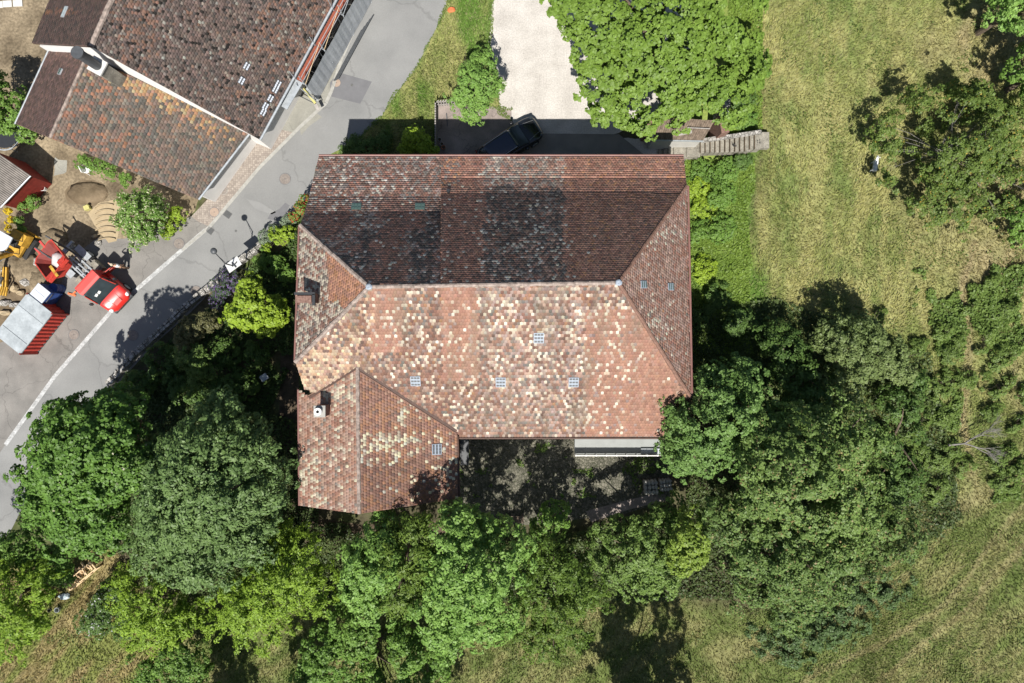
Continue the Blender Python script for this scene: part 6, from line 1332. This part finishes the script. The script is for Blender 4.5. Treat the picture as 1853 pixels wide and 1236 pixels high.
# brambles on the right
BR = [(1720, 640, 34), (1775, 620, 30), (1815, 650, 34), (1700, 700, 36), (1745, 690, 20), (1800, 700, 36), (1840, 720, 26), (1705, 760, 30), (1660, 770, 26), (1790, 750, 22), (1835, 770, 24), (1700, 830, 36), (1740, 850, 26), (1805, 830, 34), (1840, 850, 20), (1690, 890, 30), (1650, 830, 34), (1750, 560, 20), (1820, 560, 20), (1790, 510, 14), (1700, 600, 20), (1660, 630, 22), (1815, 870, 30), (1625, 900, 34), (1845, 620, 22), (1650, 560, 10), (1590, 570, 14)]
for i, (px, py, r) in enumerate(BR):
    x, y, _ = W(px, py, 3.2); z = float(ground_z(x, y))
    ORD = ['topmost', 'second', 'third', 'fourth', 'fifth', 'sixth', 'seventh', 'eighth', 'ninth', 'tenth', 'eleventh', 'twelfth']
    colm = lambda q: 2 if q[0] > 1795 else (1 if q[0] > 1715 else 0)
    rank = sorted([q for q in BR if colm(q) == colm((px, py))], key=lambda q: q[1]).index((px, py, r))
    lb = '%s bramble thicket from the top in the column %s' % (ORD[rank], ['nearest the grove', 'around the grassy trail', 'along the right edge'][colm((px, py))])
    plant('bramble_bush', lb, 'bush', [(px, py, z+.3, r*.68, .5), (px+r*.5, py-r*.4, z+.25, r*.5, .45)], ls=.14, cr=.26, seed=110+i, trunk=.03, crown='foliage', group='bramble thickets right of the grove', up=.9, hole=.40, nscale=1.2, c1=(.08, .135, .028), c2=(.19, .27, .06))
# dead bleached branches
x, y, _ = W(1706, 803, 3); z = float(ground_z(x, y)); t_ = thing('dead_tree', 'fallen dead tree with bleached bare branches among the brambles', 'dead tree', (x, y, z+.6))
rg = random.Random(9); trk_ = MB(); tw_ = MB()
def limb(mb, p, d, L, r, depth):
    q = p+d*L; mb.bar(p, q, r, 6, r*.62, cap=False)
    if depth == 0 or r < .006: return
    for k in range(3 if depth > 2 else 4):
        nd = (d+Vector((rg.uniform(-.6, .6), rg.uniform(-.6, .6), rg.uniform(-.12, .2)))).normalized(); limb(tw_ if depth < 4 else mb, q if k < 2 else p.lerp(q, .6), nd, L*rg.uniform(.6, .9), r*.55, depth-1)
limb(trk_, Vector((0, 0, 0)), Vector((.97, .12, .1)).normalized(), .95, .075, 0)
p0 = Vector((.92, .12, .09)); limb(trk_, p0, Vector((.80, .58, .15)).normalized(), .9, .06, 5); limb(trk_, p0, Vector((.95, -.3, .1)).normalized(), .9, .05, 5)
trk_.build('trunk', 'pale_branch', t_); tw_.build('twigs', 'pale_branch', t_)
# trees just below the frame: their crowns throw the long shadows on the bottom lawn
for i, (lb, lbs) in enumerate((('tree below the lower edge casting the broad lawn shadow', [(1195, 1450, 9., 100, 2.4), (1150, 1430, 7.5, 80, 2.2)]), ('wide low tree below the lower edge beside the broad shadow', [(1165, 1405, 5.4, 78, 1.8), (1230, 1400, 5.2, 60, 1.6)]),
        ('tree below the lower edge behind the dark shaded tree', [(720, 1400, 7., 70, 2.4), (760, 1410, 6, 50, 1.8)]), ('tree below the lower edge left of centre', [(490, 1400, 7., 62, 2.4), (520, 1390, 6., 44, 1.8)]), ('tree below the lower edge at the lower left lawn', [(330, 1400, 6., 50, 2.2), (360, 1410, 5, 36, 1.8)]))):
    plant('meadow_tree', lb, 'tree', lbs, ls=.30, cr=.5, seed=150+i, trunk=.2, hole=.27, **G_MID)
# ground cover: ivy and herbs on the bank and under the terrace
def cover(name, label, cat, maskf, n, bbox, ls, c1, c2, seed, hh=.25, kind='stuff'):
    rng = np.random.default_rng(seed); x = rng.uniform(bbox[0], bbox[2], n); y = rng.uniform(bbox[1], bbox[3], n); gz = ground_z(x, y)
    px, py = PX(x, y, gz); m = maskf(px, py, x, y); x, y, gz, px, py = x[m], y[m], gz[m], px[m], py[m]; n = len(x)
    hgt = hh*fbm(x*1.5, y*1.5, seed, 2)*rng.uniform(.3, 1.2, n); c = np.stack([x, y, gz+hgt], -1)
    nrm = np.array([0, 0, 1.])+rng.normal(scale=.5, size=(n, 3)); nrm /= np.linalg.norm(nrm, axis=1, keepdims=True); tg = np.cross(nrm, unit(rng, n)); tg /= np.linalg.norm(tg, axis=1, keepdims=True); sd = np.cross(nrm, tg)
    L = ls*rng.uniform(.5, 1.1, n)[:, None]; V = np.stack([c-tg*L, c+sd*L*.6, c+tg*L, c-sd*L*.6], 1).reshape(-1, 3)
    col = mix(c1, c2, np.clip(fbm(x*.8, y*.8, seed+3, 2)*.6+rng.random(n)*.4, 0, 1)); o = np_mesh(name, V, np.arange(n*4), 4, col, 'leaves'); tag(o, label, cat, kind=kind); return o
cover('ground_cover', 'leafy green herbs covering the bank between farmhouse and meadow', 'ground cover', lambda px, py, x, y: ((px > 1240) & (px < 1345+40*noise(y*.6, x*.3, 3)) & (py > 290) & (py < 640)) | ((px > 1318) & (px < 1378) & (py < 238)), 90000, (10.2, -1.5, 17.5, 23), .11, (.11, .19, .030), (.24, .34, .06), 201)
cover('ground_cover', 'patchy green weeds growing on the patio below the terrace', 'ground cover', lambda px, py, x, y: (fbm(x*.9, y*.9, 9) > .55) & (((px > 960) & (px < 1200) & (py > 826) & (py < 856)) | ((px > 826) & (px < 1200) & (py > 800) & (py < 900) & (fbm(x*1.7, y*1.7, 19) > .62))), 16000, (-4, -12, 11, -6), .09, (.08, .14, .03), (.18, .26, .06), 202, .2)
cover('ground_cover', 'low garden plants on the dark soil around the west garden', 'ground cover', lambda px, py, x, y: inpoly(px, py, [(500, 425), (545, 400), (538, 640), (480, 760), (240, 745), (215, 700), (440, 500)]) & (fbm(x*.7, y*.7, 29) > .44), 60000, (-28, -7, -13, 9), .10, (.045, .085, .022), (.10, .16, .04), 203, .35)
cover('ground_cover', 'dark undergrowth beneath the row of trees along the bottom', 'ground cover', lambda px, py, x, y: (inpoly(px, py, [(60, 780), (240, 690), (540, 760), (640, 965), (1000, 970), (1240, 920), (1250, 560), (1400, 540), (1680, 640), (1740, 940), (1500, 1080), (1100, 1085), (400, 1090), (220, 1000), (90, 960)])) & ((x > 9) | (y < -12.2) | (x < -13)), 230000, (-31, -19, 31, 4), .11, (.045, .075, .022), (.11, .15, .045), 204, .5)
cover('ground_cover', 'rough green bramble growth with brown gaps between the grove and the right edge', 'ground cover', lambda px, py, x, y: (fbm(x*.55, y*.45, 57, 3) > .56+.10*smooth(560, 480, py)+.2*smooth(1640, 1560, px)+.25*smooth(9, 3, seg_dist(px, py, TRAILS[2][0]))) & (px > 1540) & (py > 480) & (py < 930-.55*(px-1600)*.2), 150000, (19, -16, 38, 7), .11, (.08, .14, .030), (.20, .28, .065), 205, .6)
cover('ground_cover', 'weeds creeping over the edges of the pale gravel driveway', 'ground cover', lambda px, py, x, y: (seg_dist(px, py, [(893, -60), (886, 60), (881, 100), (900, 160), (906, 200), (925, 216)]) < 9*noise(x*1.3, y*1.3, 4)) | ((seg_dist(px, py, [(790, 184), (905, 196), (925, 197)]) < 3) ) | ((seg_dist(px, py, REDGE[:9]) < 6*noise(x*1.5, y*1.5, 14))), 60000, (-12, 13, 1, 26), .07, (.09, .15, .03), (.20, .26, .07), 206, .12)
cover('meadow_weeds', 'darker leafy weed tufts scattered through the meadow grass', 'weeds', lambda px, py, x, y: (fbm(x*1.1, y*.9, 63, 2) > .66) & (((px > 1390) & (py < 620)) | (py > 1090) | ((px > 1650) & (py > 930))), 150000, (-36, -26, 40, 26), .075, (.06, .11, .022), (.15, .20, .045), 207, .3)
# grass
def grass(name, label, maskf, dens, bbox, L, seed, wd=.03, bright=1.24, tint=(1.04, 1.02, .92)):
    rng = np.random.default_rng(seed); n = int((bbox[2]-bbox[0])*(bbox[3]-bbox[1])*dens); x = rng.uniform(bbox[0], bbox[2], n); y = rng.uniform(bbox[1], bbox[3], n); gz = ground_z(x, y)
    px, py = PX(x, y, gz); m = maskf(px, py, x, y) & (rng.random(n) < .35+1.1*fbm(x*1.1, y*.9, seed)); x, y, gz = x[m], y[m], gz[m]; n = len(x)
    a = 2*math.pi*1.6*fbm(x*.22, y*.22, seed+5, 2)+rng.normal(scale=1.15, size=n)+1.0; l = L*rng.uniform(.5, 1.2, n); lean = rng.uniform(.35, .95, n)
    ca, sa = np.cos(a), np.sin(a); w_ = wd*rng.uniform(.7, 1.4, n)
    A = np.stack([x-sa*w_, y+ca*w_, gz], -1); B = np.stack([x+sa*w_, y-ca*w_, gz], -1); Cc = np.stack([x+ca*l*lean, y+sa*l*lean, gz+l*np.sqrt(1-lean**2)*.9+.02], -1)
    col = gcol(x, y)*rng.uniform(.7, 1.35, (n, 1))*bright*np.array(tint); d = rng.random(n) < .2; col[d] = col[d]*.5+np.array([.30, .27, .15])*.5
    o = np_mesh(name, np.stack([A, B, Cc], 1).reshape(-1, 3), np.arange(n*3), 3, col, 'grass_blades'); tag(o, label, 'grass', kind='stuff'); return o
grass('meadow_grass', 'tall pale yellow green meadow grass right of the farmhouse', lambda px, py, x, y: (px > 1330+45*noise(y*.45, x*.3, 2)) & (py < 1260) & ((py < 640) | (px > 1560)), 170, (13, -27, 40, 27), .24, 301)
grass('lawn_grass', 'olive brown grass on the lawn along the bottom', lambda px, py, x, y: (py > 1050) & (px < 1620), 150, (-36, -26, 27, -13), .26, 302)
grass('verge_grass', 'rough green grass on the verge between road and driveway', lambda px, py, x, y: inpoly(px, py, [(816, -30), (797, 45), (756, 125), (694, 212), (645, 262), (600, 285), (700, 285), (790, 282), (790, 184), (880, 195), (902, 190), (886, 60), (894, -30)]), 220, (-13, 12, 0, 25), .26, 303, tint=(.95, 1.05, .9))
def fill(name, label, poly, bb, seed): return grass(name, label, lambda px, py, x, y: inpoly(px, py, poly), 170, bb, .16, seed)
fill('lawn_grass', 'short grass around the wooden rack below the chestnut', [(60, 1000), (240, 960), (270, 1100), (200, 1100), (60, 1110)], (-34, -20, -22, -11), 304)
print('LEAVES', LEAVES[0])
